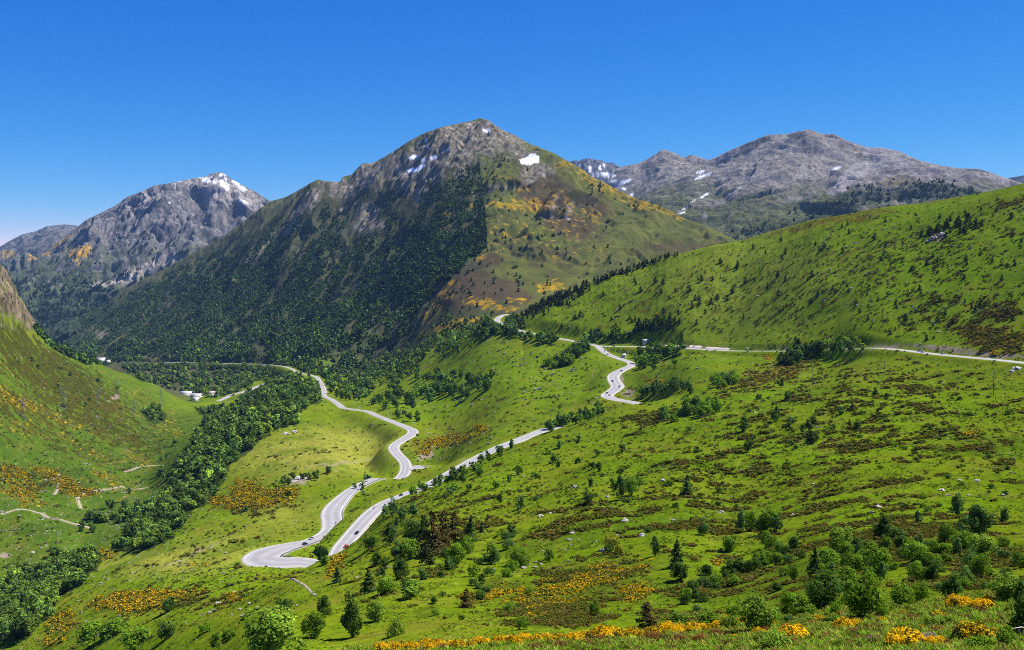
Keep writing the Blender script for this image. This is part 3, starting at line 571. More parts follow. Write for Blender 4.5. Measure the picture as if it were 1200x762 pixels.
def paint_far(s, mode):
    x, y, z = s.coords(); px, py = uw_pix(np.repeat(s.u[None], len(s.v), 0), s.W)
    wx = fbm(x/300, y/300, 3, 700)
    m1 = fbm(x/420, y/420, 4, 701); m2 = fbm(x/110+wx, y/170, 5, 707, .58); m3 = fbm(x/38, y/55, 3, 713)
    st = ridged(x/60+wx*2+ (y/400), y/420, 3, 719)-.4
    fr = {'L': -.5, 'LL': -.5}.get(mode, -.25); xr_, yr_ = x*math.cos(fr)-y*math.sin(fr), x*math.sin(fr)+y*math.cos(fr)
    col = np.zeros(s.W.shape+(3,), np.float32)
    w1 = fbm(px/8, py/8, 3, 721)*5; ux, uy = px+w1, py+w1*.7
    if mode == 'L':
        col[:] = (.150, .142, .140)
        col = lerp(col, (.062, .064, .066), sstep(-.05, .4, m2+st*.3))
        col = lerp(col, (.060, .082, .026), sstep(-.15, .35, m1*.5+m3*.6+st*.25+(py-290)/140-.02)*.85)
        col = lerp(col, (.25, .225, .205), sstep(.05, .4, m3+st*.4-m2*.3)*sstep(330, 240, py)*.7)
        sc = blobs(ux, uy, [(165,318,34,7,-28,1),(190,305,20,6,-20,.9),(135,330,26,3,-10,.9),(262,222,30,14,25,1),(225,213,16,7,10,.7),(170,232,7,14,10,.7),(290,232,22,8,30,1),(130,345,8,4,0,.7),(60,335,40,8,0,.25)])
        col = lerp(col, (.34, .30, .265), sstep(.25, .7, sc+m3*.5+st*.3)*(sc > .03)*.8)
        bm = blobs(ux, uy, [(100,293,7,5,-20,1),(92,300,5,9,30,.8),(60,290,25,3,-35,.9),(45,300,12,3,-20,.9),(85,296,14,3,-35,.5)])
        col = lerp(col, (.42, .245, .03), sstep(.3, .6, bm+m3*.5)*(bm > .03)*.8)
        sn = blobs(px+w1*.25, py+w1*.2, [(262,214,4,6,15,1.1),(266,219,3,4,20,1.1),(242,211,5,3,10,1.1),(252,212,3,4,0,1),(284,221,8,2.2,28,1.2),(285,236,6,1.6,28,1.1),(276,214,6,2,28,1),(179,225,3,1.4,-40,1),(234,208,3,1,0,.9),(205,216,2,1,0,.9),(260,205,4,2,0,.9),(210,213,3,.8,0,.8),(199,238,1.5,1,0,.9)])
        sn = sn+.55*fbm(px/2.4, py/2.2, 3, 763)*(sn > .05); col = lerp(col, (.87, .87, .88), sstep(.52, .72, sn))
        fd = sstep(.0, .35, m2*.7+m3*.4+(py-330)/90)*sstep(270, 300, py)
        col = lerp(col, (.022, .036, .018), fd*.7)
    elif mode == 'R':
        col[:] = (.300, .268, .228)
        col = lerp(col, (.175, .160, .132), sstep(-.1, .4, m2))
        col = lerp(col, (.128, .138, .048), sstep(-.15, .35, m1*.7+m3*.3+(py-218)/60)*.9)
        col = lerp(col, (.26, .235, .215), sstep(.1, .45, m3+st*.6)*.6*sstep(265, 215, py))
        sc = blobs(ux, uy, [(1040,183,26,10,20,1),(1010,198,26,8,-25,.9),(985,220,16,7,-35,.8),(1060,180,10,6,30,.8),(1000,205,20,8,-30,.6),(1172,208,16,7,15,.7),(1090,200,6,10,0,.4),(860,225,60,5,-38,.4)])
        col = lerp(col, (.36, .325, .30), sstep(.25, .6, sc+m3*.5+st*.2)*(sc > .03)*.85)
        dk = blobs(ux, uy, [(885,168,22,4,-22,.9),(933,160,10,4,0,.8),(845,192,10,4,-25,.7),(760,195,12,14,-40,.5),(790,185,24,10,-30,.4),(800,215,12,12,-40,.5)])
        col = lerp(col, (.045, .046, .046), sstep(.3, .7, dk+m3*.4)*.75)
        fd = np.clip(blobs(ux, uy, [(985,240,55,13,-22,1),(1020,232,30,10,-15,.9),(1100,222,55,9,5,1),(1080,230,60,10,0,.9),(900,268,60,10,-10,.75),(950,250,40,12,-20,.6),(870,250,40,12,-15,.35),(850,282,40,6,0,.8),(1140,225,30,8,10,.6)])+m3*.6-.1, 0, 1)
        col = lerp(col, (.050, .066, .026), sstep(.3, .7, fd)*.7)
        bm = blobs(ux, uy, [(1050,212,30,8,-5,.7),(1075,215,20,5,0,.6)])
        col = lerp(col, (.20, .15, .04), sstep(.4, .8, bm+m3*.5)*.5)
        sn = blobs(px+w1*.25, py+w1*.15, [(707,205,12,2.6,3,1.3),(732,213.5,8,2,-20,1.2),(718,212,5,1.6,-10,1),(723,216,3,2,0,1),(731,221.5,3.5,1.5,10,1),(741,228,2.2,2.4,0,1.2),(820,202,5,1.8,-18,1.2),(824,206.3,10,1.5,-22,1.3),(826,229,6,1.4,-32,1.1),(812,236,5,.9,-30,.9),(799,250,4,1.2,-10,1),(790,255,4,.9,-20,.9),(980,197.3,6,1.5,-18,1.2),(846,192.5,3.5,.9,-15,.9),(800,245,6,.7,-30,.8),(705,214,2,1.2,0,.9)])
        sn = sn+.5*fbm(px/2.6, py/1.8, 3, 757)*(sn > .05); col = lerp(col, (.87, .87, .88), sstep(.4, .62, sn))
    elif mode == 'J':
        col[:] = (.145, .145, .16)
        col = lerp(col, (.07, .07, .085), sstep(-.1, .3, m2+st*.5))
        sn = blobs(px+w1*.2, py+w1*.2, [(692,199,1.6,4,0,1.1),(703,197,1.4,3,0,1),(708,194,1,2,0,.9),(676,200,3,1.6,20,1.1),(683,204,3,2,0,.9),(704,204.5,12,2,0,1.1),(680,195,2,1,0,.8)])
        sn = sn+.5*fbm(px/2.6, py/1.8, 3, 757)*(sn > .05); col = lerp(col, (.87, .87, .88), sstep(.4, .62, sn))
    elif mode == 'LL':
        col[:] = (.125, .118, .115)
        col = lerp(col, (.055, .062, .050), sstep(-.2, .3, m2+st*.3+(py-290)/80))
        bm = blobs(ux, uy, [(8,298,12,5,0,.8),(20,305,8,4,0,.6)])
        col = lerp(col, (.34, .22, .04), sstep(.4, .7, bm+m3*.5)*.7)
    else:
        col[:] = (.10, .10, .10); col = lerp(col, (.05, .06, .05), sstep(-.2, .3, m2))
    cr = fbm(xr_/16+wx*3, yr_/60, 4, 741, .7); cr2 = ridged(x/24, y/40, 4, 743, .65)-.45
    snow_ = col[..., 2:3] > .6; mottle = np.clip(1+(.4*m3+.55*cr+.35*cr2)*(.6 if mode == 'R' else 1.0), .3, 1.8)[..., None]; col = np.where(snow_, col, col*mottle)  # noise mottling of the rock tone, snow left even
    return np.clip(col, .003, .9)
far_mat = terrain_mat('mountain_rock', .03, .16, .60, 1.0, 9.0)
for s_, nm, md in ((S_L, 'mountain', 'L'), (S_LL, 'mountain', 'LL'), (S_R, 'mountain', 'R'), (S_J, 'mountain', 'J'), (S_K, 'mountain', 'K')):
    link(nm, s_.mesh(nm, far_mat, paint_far(s_, md)), kind='structure')
log('painted far')
#@@SPLIT light
# ------------------------------------------------------------------ tree and bush shapes (unit height)
LEAF = leaf_mat('leaves', .40, .22)
NEEDLE = leaf_mat('needles', .12, .25)
STUFFLEAF = leaf_mat('woodland_leaves', .30, .0)
BARK = flat('bark', (.085, .065, .048), .9, 0, .35, 6)
def nrm(a): return a/np.maximum(np.linalg.norm(a, axis=-1, keepdims=True), 1e-9)
def quads_at(pos, nor, size, rng, asp=1.0):
    """little leaf-clump faces at pos, facing nor"""
    n = len(pos); r = nrm(rng.normal(size=(n, 3))); t = nrm(np.cross(nor, r)); b = np.cross(nor, t)
    s = (np.asarray(size)*rng.uniform(.65, 1.3, n))[:, None]*.5
    j = lambda: 1+rng.uniform(-.3, .3, (n, 1))
    V = np.stack([pos-t*s*j()-b*s*asp*j(), pos+t*s*j()-b*s*asp*j(), pos+t*s*j()+b*s*asp*j(), pos-t*s*j()+b*s*asp*j()], 1)
    return V.reshape(-1, 3)
def crown_round(rng, n, leaf, cz=.57, rx=.36, rz=.44, nclump=26, lumpy=.16, zmin=.08):
    d = nrm(rng.normal(size=(nclump, 3))); rr = rng.uniform(.45, 1.0, nclump)**.6
    lob = 1+rng.normal(0, lumpy, nclump)
    c = d*rr[:, None]*lob[:, None]*np.array([rx, rx, rz])*.78; c[:, 2] += cz
    cr = rng.uniform(.10, .19, nclump)*(rx/.36)
    k = rng.choice(nclump, n, p=cr**2/np.sum(cr**2))
    dd = nrm(rng.normal(size=(n, 3))+.35*nrm(c[k]-np.array([0, 0, cz]))); p = c[k]+dd*(cr[k]*rng.uniform(.55, 1.08, n))[:, None]
    out = nrm((p-np.array([0, 0, cz]))/np.array([rx, rx, rz]))
    nor = nrm(dd*.7+out*.55+rng.normal(size=(n, 3))*.45+np.array([0, 0, .25]))
    p[:, 2] = np.maximum(p[:, 2], zmin*rng.uniform(.3, 1, n))
    tint = rng.normal(0, 1, nclump)[k]*.5+rng.normal(0, 1, n)*.6
    return quads_at(p, nor, leaf, rng), tint
def crown_cone(rng, n, leaf, r0=.27, zb=.06, power=.75, tiers=9, ragged=.25):
    V = []; nb = tiers*6
    zt = zb+(1-zb)*np.repeat(np.linspace(.0, .94, tiers), 6)+rng.uniform(-.03, .03, nb)
    R = r0*np.clip(1-(zt-zb)/(1-zb), .03, 1)**power*(1+rng.normal(0, ragged, nb)); R *= np.clip((zt+.12)/.25, .5, 1)
    az = rng.uniform(0, 2*PI, nb)
    k = rng.choice(nb, n, p=(R+.02)/np.sum(R+.02)); s = rng.uniform(.25, 1.05, n)
    a = az[k]+rng.normal(0, .30, n)/(.4+s)
    p = np.stack([np.cos(a)*R[k]*s, np.sin(a)*R[k]*s, zt[k]-R[k]*s*.30+rng.normal(0, .022, n)], 1)
    p[:, 2] = np.maximum(p[:, 2], .01)
    nor = nrm(np.stack([np.cos(a)*.7, np.sin(a)*.7, np.full(n, .75)], 1)+rng.normal(size=(n, 3))*.45)
    tint = rng.normal(0, 1, nb)[k]*.4+rng.normal(0, 1, n)*.6
    return quads_at(p, nor, leaf, rng), tint
def crown_shrub(rng, n, leaf, rx=.62, nclump=16):
    a = rng.uniform(0, 2*PI, nclump); r = rng.uniform(0, 1, nclump)**.6*rx*.72
    c = np.stack([np.cos(a)*r, np.sin(a)*r, rng.uniform(.2, .75, nclump)*(1-.5*(r/rx)**2)], 1); cr = rng.uniform(.18, .30, nclump)
    k = rng.choice(nclump, n); dd = nrm(rng.normal(size=(n, 3))+np.array([0, 0, .3])); p = c[k]+dd*(cr[k]*rng.uniform(.5, 1.08, n))[:, None]
    p[:, 2] = np.clip(p[:, 2], .01, 1.02)
    nor = nrm(dd*.8+rng.normal(size=(n, 3))*.5+np.array([0, 0, .3]))
    return quads_at(p, nor, leaf, rng), rng.normal(0, 1, nclump)[k]*.5+rng.normal(0, 1, n)*.6
def tube(pts, rad, n=6):
    pts = np.array(pts, float); V = []; Fq = []
    for i, p in enumerate(pts):
        t = nrm(pts[min(i+1, len(pts)-1)]-pts[max(i-1, 0)]); a = nrm(np.cross(t, [.31, .95, .05] if abs(t[2]) > .3 else [0, 0, 1])); b = np.cross(t, a)
        for k in range(n):
            an = 2*PI*k/n; V.append(p+(a*math.cos(an)+b*math.sin(an))*rad[i])
    for i in range(len(pts)-1):
        for k in range(n):
            Fq.append((i*n+k, i*n+(k+1) % n, (i+1)*n+(k+1) % n, (i+1)*n+k))
    return np.array(V), np.array(Fq, np.int32)
def joinq(parts):
    V = []; Fq = []; o = 0
    for v_, f_ in parts:
        V.append(v_); Fq.append(np.asarray(f_)+o); o += len(v_)
    return np.vstack(V), np.vstack(Fq)
def trunk_geo(rng, top=.7, r=.028, limbs=6, spread=.25, base=.2):
    lean = rng.normal(0, .02, 2)
    ax = [(lean[0]*t*t, lean[1]*t*t, -.04+t*(top+.04)) for t in np.linspace(0, 1, 6)]
    parts = [tube(ax, [r*1.5, r*1.05, r*.9, r*.7, r*.5, r*.2])]
    for i in range(limbs):
        t = rng.uniform(base, .85); z = t*top; a = rng.uniform(0, 2*PI); L = spread*rng.uniform(.6, 1.1)*(1.1-t*.6)
        p0 = np.array([lean[0]*t*t, lean[1]*t*t, z])
        pts = [p0, p0+np.array([math.cos(a)*L*.5, math.sin(a)*L*.5, L*.4]), p0+np.array([math.cos(a)*L, math.sin(a)*L, L*.95])]
        parts.append(tube(pts, [r*.55*(1-t*.5), r*.35, r*.12], 5))
    return joinq(parts)
def qfaces(nv): return np.arange(nv, dtype=np.int32).reshape(-1, 4)
def tintcol(base, tint, amt=.28, hue=.12, rng=RNG):
    base = np.asarray(base, float); t = np.clip(tint, -2, 2)
    c = base[None]*np.exp(amt*t)[:, None]
    c[:, 0] *= np.exp(hue*rng.normal(size=len(t)))
    return np.clip(c, .002, .8)
PALETTE = {'leafy': (.125, .225, .016), 'pale': (.165, .265, .026), 'bluish': (.088, .165, .034), 'pine': (.040, .066, .016), 'conifer': (.058, .104, .022), 'rust': (.080, .062, .018), 'dark': (.066, .125, .018), 'yellow': (.21, .23, .02)}
TPL = {}
def templates(kind, lod):
    key = (kind, lod)
    if key in TPL: return TPL[key]
    out = []; nvar = {'hero': 3, 'mid': 4}[lod]; n = {'hero': 2600, 'mid': 420}[lod]; leaf = {'hero': .036, 'mid': .082}[lod]
    for i in range(nvar):
        rng = np.random.default_rng(abs(hash_s(kind+lod))+i*101)
        if kind in ('leafy', 'pale', 'bluish', 'dark', 'yellow'):
            tall = {'leafy': 0, 'pale': -.04, 'bluish': .05, 'dark': .02, 'yellow': -.06}[kind]
            V, t = crown_round(rng, n, leaf, cz=.50, rx=.38-tall+rng.uniform(-.04, .05), rz=.50, nclump=int(rng.integers(24, 38)), lumpy=.22, zmin=.03)
            ratio = .82; tr = trunk_geo(rng, base=.08)
        elif kind in ('pine', 'rust'):
            V, t = crown_cone(rng, n, leaf*1.0, r0=.40, power=.45, tiers=8, ragged=.28); ratio = .74; tr = trunk_geo(rng, .9, .02, 5, .12)
        else:
            V, t = crown_cone(rng, n, leaf, r0=.31, power=.7, tiers=11, ragged=.24); ratio = .56; tr = trunk_geo(rng, .93, .017, 5, .1)
        me = make_mesh(kind+'_crown', V, qfaces(len(V)), NEEDLE if kind in ('pine', 'conifer', 'rust') else LEAF, face_col=tintcol(PALETTE[kind], t, .26, .14, rng))
        mt = make_mesh(kind+'_trunk', tr[0], tr[1], BARK, True)
        out.append((me, mt, ratio))
    TPL[key] = out; return out
def hash_s(s):
    h = 0
    for c in s: h = (h*131+ord(c)) % 1000003
    return h
def shrub_templates(kind, lod='hero'):
    key = ('shrub', kind, lod)
    if key in TPL: return TPL[key]
    out = []
    for i in range(3):
        rng = np.random.default_rng(hash_s('sh'+kind+lod)+i*57)
        n, lf = (1500, .055) if lod == 'hero' else (260, .12)
        V, t = crown_shrub(rng, n, lf)
        out.append(make_mesh(kind+'_shrub', V, qfaces(len(V)), LEAF, face_col=tintcol(PALETTE[kind], t, .26, .14, rng)))
    TPL[key] = out; return out
KIND_NAME = {'leafy': 'leafy_tree', 'pale': 'leafy_tree', 'bluish': 'leafy_tree', 'dark': 'leafy_tree', 'yellow': 'leafy_tree', 'pine': 'pine_tree', 'conifer': 'pine_tree', 'rust': 'pine_tree'}
COUNT = {}
def put_tree(x, y, z, h, w, kind, label, group, hpx, rng=RNG):
    me, mt, ratio = templates(kind, 'hero' if hpx > 17 else 'mid')[int(rng.integers(0, 3))]
    nm = KIND_NAME[kind]; COUNT[nm] = COUNT.get(nm, 0)+1
    o = empty(nm, (x, y, z-.02*h), rng.uniform(0, 2*PI), label, 'tree', group)
    sx = np.clip(w/(ratio*h), .5, 2.2) if w else rng.uniform(.85, 1.15)
    o.scale = (h*sx, h*sx*rng.uniform(.92, 1.08), h)
    link('crown', me, o); link('trunk', mt, o)
    return o
def put_shrub(x, y, z, h, w, kind, label, group, hpx, name='shrub', rng=RNG):
    me = shrub_templates(kind, 'hero' if hpx > 9 else 'mid')[int(rng.integers(0, 3))]
    COUNT[name] = COUNT.get(name, 0)+1
    o = link(name, me, None, label=label, category='shrub', group=group)
    s = w/1.25 if w else h; o.location = (x, y, z-.04*h); o.scale = (s, s, h); o.rotation_euler = (0, 0, rng.uniform(0, 2*PI))
    return o
def at(px, py):
    d = S.hit(np.atleast_1d(px), np.atleast_1d(py))
    u_, w_ = pix_uw(np.atleast_1d(px), np.atleast_1d(py))
    x = u_*d; return x, d, S.z(np.nan_to_num(x), np.nan_to_num(d, nan=10.0))
#@@SPLIT trees
# ------------------------------------------------------------------ single trees that stand out: (x, base y, height, width, kind, label)
HERO = [
 (322,766,56,74,'pale','large pale green leafy tree cut by the bottom edge, left of the dark round tree'),
 (368,748,33,30,'leafy','mid green leafy tree touching the right side of the large pale tree'),
 (379,724,29,22,'dark','dark upright leafy tree above and right of the large pale tree'),
 (413,747,50,35,'dark','big dark round leafy tree alone at the bottom between pale tree and yellow broom'),
 (440,728,27,26,'pale','bright green bushy tree just right of the big dark round tree'),
 (432,695,28,19,'conifer','dark pointed tree standing alone above the bright bushy tree'),
 (451,697,23,24,'leafy','mid green leafy tree right of the lone dark pointed tree'),
 (485,699,17,26,'pale','low bright green tree in the middle of the lower slope'),
 (395,682,18,13,'conifer','small dark pointed tree on the grass below the road hairpin'),
 (380,662,12,13,'leafy','small round tree at the tip of the hairpin lay-by'),
 (436,641,20,22,'leafy','round leafy tree next to the yellow flowers by the red car'),
 (456,637,25,17,'pine','dark pointed pine at the left end of the grove beside the road'),
 (451,607,16,14,'bluish','small bluish green tree on the road edge, left of two more'),
 (461,602,20,12,'bluish','slim bluish green tree on the road edge, middle of three'),
 (472,608,16,14,'bluish','small bluish green tree on the road edge, right of the slim one'),
 (465,617,12,8,'pine','tiny dark pine below the three roadside trees'),
 (484,634,28,28,'dark','dark broad tree at the upper left of the grove'),
 (507,650,52,30,'rust','tallest reddish dark pine in the centre of the grove'),
 (497,640,36,24,'pine','dark pine at the left shoulder of the tallest grove pine'),
 (520,641,41,26,'rust','reddish dark pine right of the tallest grove pine'),
 (533,632,31,24,'rust','reddish dark pine at the right end of the grove crest'),
 (480,652,22,26,'leafy','round green tree in the left front of the grove'),
 (467,656,22,24,'bluish','round green tree at the lower left corner of the grove'),
 (469,678,26,25,'dark','dark round tree standing below the grove'),
 (500,662,25,20,'pine','dark pine at the front edge of the grove'),
 (533,664,29,26,'leafy','leafy green tree at the right foot of the grove'),
 (548,648,19,19,'leafy','small leafy tree on the right of the grove'),
 (552,634,30,15,'conifer','slender dark conifer right of the grove'),
 (565,625,14,8,'conifer','small narrow conifer right of the slender one'),
 (571,612,10,6,'rust','tiny narrow reddish conifer on the slope above the grove'),
 (579,661,20,15,'bluish','bluish green tree alone on open grass right of the grove'),
 (547,712,22,19,'rust','dark reddish bushy pine alone on the lower slope'),
 (441,663,16,12,'dark','small dark tree between the grove and the hairpin'),
 (609,597,16,13,'bluish','small round tree high on the open slope above the leafy pair'),
 (599,629,17,12,'bluish','small tree alone left of the broad leafy tree on the middle slope'),
 (610,664,24,27,'leafy','broad leafy tree on the middle slope left of a narrower one'),
 (644,658,17,13,'leafy','narrower leafy tree right of the broad one on the middle slope'),
 (582,658,14,10,'bluish','small leafy tree left of the broad one on the middle slope'),
 (689,591,18,14,'bluish','tree alone left of the dense clump on the upper middle slope'),
 (692,571,12,8,'bluish','tiny tree above the lone tree on the upper middle slope'),
 (719,576,17,11,'leafy','left tree of the dense clump on the upper middle slope'),
 (728,587,32,16,'bluish','tallest tree of the dense clump on the upper middle slope'),
 (740,581,23,17,'leafy','right tree of the dense clump on the upper middle slope'),
 (748,573,16,12,'bluish','small tree at the right edge of the dense clump'),
 (805,581,25,15,'conifer','dark pointed tree with a shadow alone on bright grass'),
 (716,644,19,20,'yellow','low yellow green tree with pale blossom on the slope'),
 (824,627,20,15,'bluish','round tree alone on the slope left of the wide leafy clump'),
 (768,652,25,14,'bluish','tree left of the tall pair of trees at the slope centre'),
 (793,665,33,18,'conifer','upper pointed tree of the tall pair at the slope centre'),
 (797,681,26,26,'dark','lower round tree of the tall pair at the slope centre'),
 (868,620,23,14,'bluish','left tree of the wide leafy clump on the right slope'),
 (882,622,26,20,'leafy','second tree from the left in the wide leafy clump on the right slope'),
 (897,626,34,26,'leafy','tallest tree of the wide leafy clump on the right slope'),
 (910,624,22,17,'bluish','right tree of the wide leafy clump on the right slope'),
 (891,664,18,21,'leafy','small leafy tree below the wide clump'),
 (914,652,18,18,'dark','small dark tree right of and below the wide clump'),
 (866,669,15,17,'dark','small dark round tree left of and below the wide clump'),
 (758,735,30,29,'rust','dark reddish conical juniper above the yellow broom'),
 (985,648,32,31,'pale','round pale topped tree on the right slope with a dark shadow'),
 (955,671,30,17,'conifer','pointed tree with a long dark shadow left of the pale topped tree'),
 (931,681,22,13,'leafy','slim leafy tree at the left edge of the lower right thicket'),
 (1024,676,40,36,'leafy','wide leafy tree at the back of the lower right thicket'),
 (997,672,28,28,'leafy','leafy tree left of the wide one at the back of the thicket'),
 (1069,660,32,31,'leafy','round dark based leafy tree right of the thicket on brown heath'),
 (1107,636,26,19,'leafy','bright rounded tree alone on the brown heath'),
 (1121,603,25,20,'bluish','top left tree of the tall group at the right edge'),
 (1147,633,44,34,'bluish','tallest tree of the tall group at the right edge'),
 (1149,652,27,30,'pale','pale blossoming tree below the tallest of the right group'),
 (1149,679,33,23,'leafy','leafy tree at the bottom of the right group'),
 (965,712,46,50,'dark','broad dark tree left of the brightest tree in the thicket'),
 (1014,726,56,50,'leafy','large bright leafy tree in the front of the thicket'),
 (1056,712,31,32,'leafy','leafy tree right of the large bright one in the thicket front'),
 (1079,706,27,23,'leafy','rightmost bright tree of the thicket front'),
 (1115,702,30,28,'dark','very dark tree in the gap right of the thicket'),
 (1195,666,22,18,'leafy','small leafy tree touching the right edge'),
 (1176,612,18,14,'bluish','small tree between the tall right group and the edge'),
 (1180,706,34,44,'pale','pale green bushy tree at the right edge behind the dark bush'),
 (886,741,50,46,'pale','large pale bright green tree behind the foreground flowers'),
 (933,724,32,42,'leafy','low spreading leafy tree right of the large pale bright one'),
 (1033,724,18,16,'leafy','small leafy sapling beside the large bright thicket tree'),
]
hx, hd, hz = at([h[0] for h in HERO], [h[1] for h in HERO])
for (px, py, hp, wp, kind, lab), x, d, z in zip(HERO, hx, hd, hz):
    if not np.isfinite(d):
        u_, w_ = pix_uw(px, 762); d = S.hit(px, 752)[0]; x = u_*d; z = S.z(x, d)
    if py > 760: z = float(P3(px, py, d)[2])
    k = d/F
    put_tree(x, d, z, hp*k*1.06, wp*k, kind, lab, None, hp)
HSH = [(200,715,18,30,'dark','dark clump of bushes on the grass left of the upright dark tree'),(640,440,1,1,'dark',''),(464,745,21,24,'pale','bright green bush right of the big dark round tree at the bottom'),
 (333,716,17,28,'dark','dark rounded bush above the large pale tree'),(795,733,21,34,'pale','bright pale bush at the left of the foreground bright bushes'),(830,735,24,46,'pale','wide bright pale bush in the middle of the foreground bright bushes'),
 (856,738,20,26,'pale','bright pale bush right of the wide foreground bush'),(804,708,15,16,'dark','small dark bush on the grass above the bright pale bushes'),(815,701,14,11,'dark','narrow dark bush right of another above the bright pale bushes'),
 (724,650,14,16,'yellow','yellow flowering bush beside the blossoming tree'),(712,648,12,13,'dark','dark bush left of the yellow flowering bush'),(666,625,8,9,'leafy','tiny bush on bare slope left of the yellow flowering bush'),
 (612,738,18,16,'leafy','green bush at the left of the brown broom slope'),(696,722,22,14,'leafy','slim green bush in the middle of the brown broom slope'),(708,740,14,16,'pale','bright bush at the foot of the brown broom slope'),
 (120,752,30,60,'leafy','wide leafy bush at the bottom left below the yellow broom'),(160,758,26,50,'leafy','leafy bush right of the wide one at the bottom left'),(195,750,24,26,'dark','darker bush on the grass at the bottom left'),(262,756,22,34,'leafy','leafy bush left of the large pale tree'),(240,742,14,18,'leafy','small bush upper left of the large pale tree'),
 (1000,690,20,30,'leafy','bush between the thicket trees'),(980,722,20,24,'leafy','low bush under the broad dark thicket tree'),(1130,690,16,22,'leafy','bush below the leafy tree at the bottom of the right group'),(1165,696,18,24,'pale','pale bush near the right edge'),
 (1046,668,12,18,'leafy','bush left of the dark based leafy tree'),(1080,662,12,15,'dark','dark bush right of the dark based leafy tree')]
HSH = [h for h in HSH if h[5]]
hx, hd, hz = at([h[0] for h in HSH], [min(h[1], 760) for h in HSH])
for (px, py, hp, wp, kind, lab), x, d, z in zip(HSH, hx, hd, hz):
    k = d/F; put_shrub(x, d, z, hp*k*1.1, wp*k, kind, lab, None, hp)

# ------------------------------------------------------------------ groups of trees one can count
def spots(region, n, rng, mind=2.0):
    """region: ('e',cx,cy,rx,ry,rot) | ('l',[(x,y)...],width) | ('p',poly); survey-map points with a minimum spacing"""
    out = []; tries = 0
    if region[0] == 'l':
        p = np.array(region[1], float); seg = np.hypot(*np.diff(p, axis=0).T); cs = np.r_[0, np.cumsum(seg)]
    while len(out) < n and tries < n*60:
        tries += 1
        if region[0] == 'e':
            _, cx, cy, rx, ry, rot = region; r = math.sqrt(rng.uniform())*1.0; a = rng.uniform(0, 2*PI); ex, ey = math.cos(a)*r*rx, math.sin(a)*r*ry
            ro = math.radians(rot); q = (cx+ex*math.cos(ro)-ey*math.sin(ro), cy+ex*math.sin(ro)+ey*math.cos(ro))
        elif region[0] == 'l':
            s = rng.uniform(0, cs[-1]); q = (np.interp(s, cs, p[:, 0])+rng.normal(0, region[2]*.3), np.interp(s, cs, p[:, 1])+rng.normal(0, region[2]*.5))
        else:
            pl = np.array(region[1], float); q = (rng.uniform(pl[:, 0].min(), pl[:, 0].max()), rng.uniform(pl[:, 1].min(), pl[:, 1].max()))
            if not poly_mask(np.array([q[0]]), np.array([q[1]]), pl)[0]: continue
        if all((q[0]-o[0])**2+((q[1]-o[1])*2)**2 > mind**2 for o in out): out.append(q)
    return np.array(out)
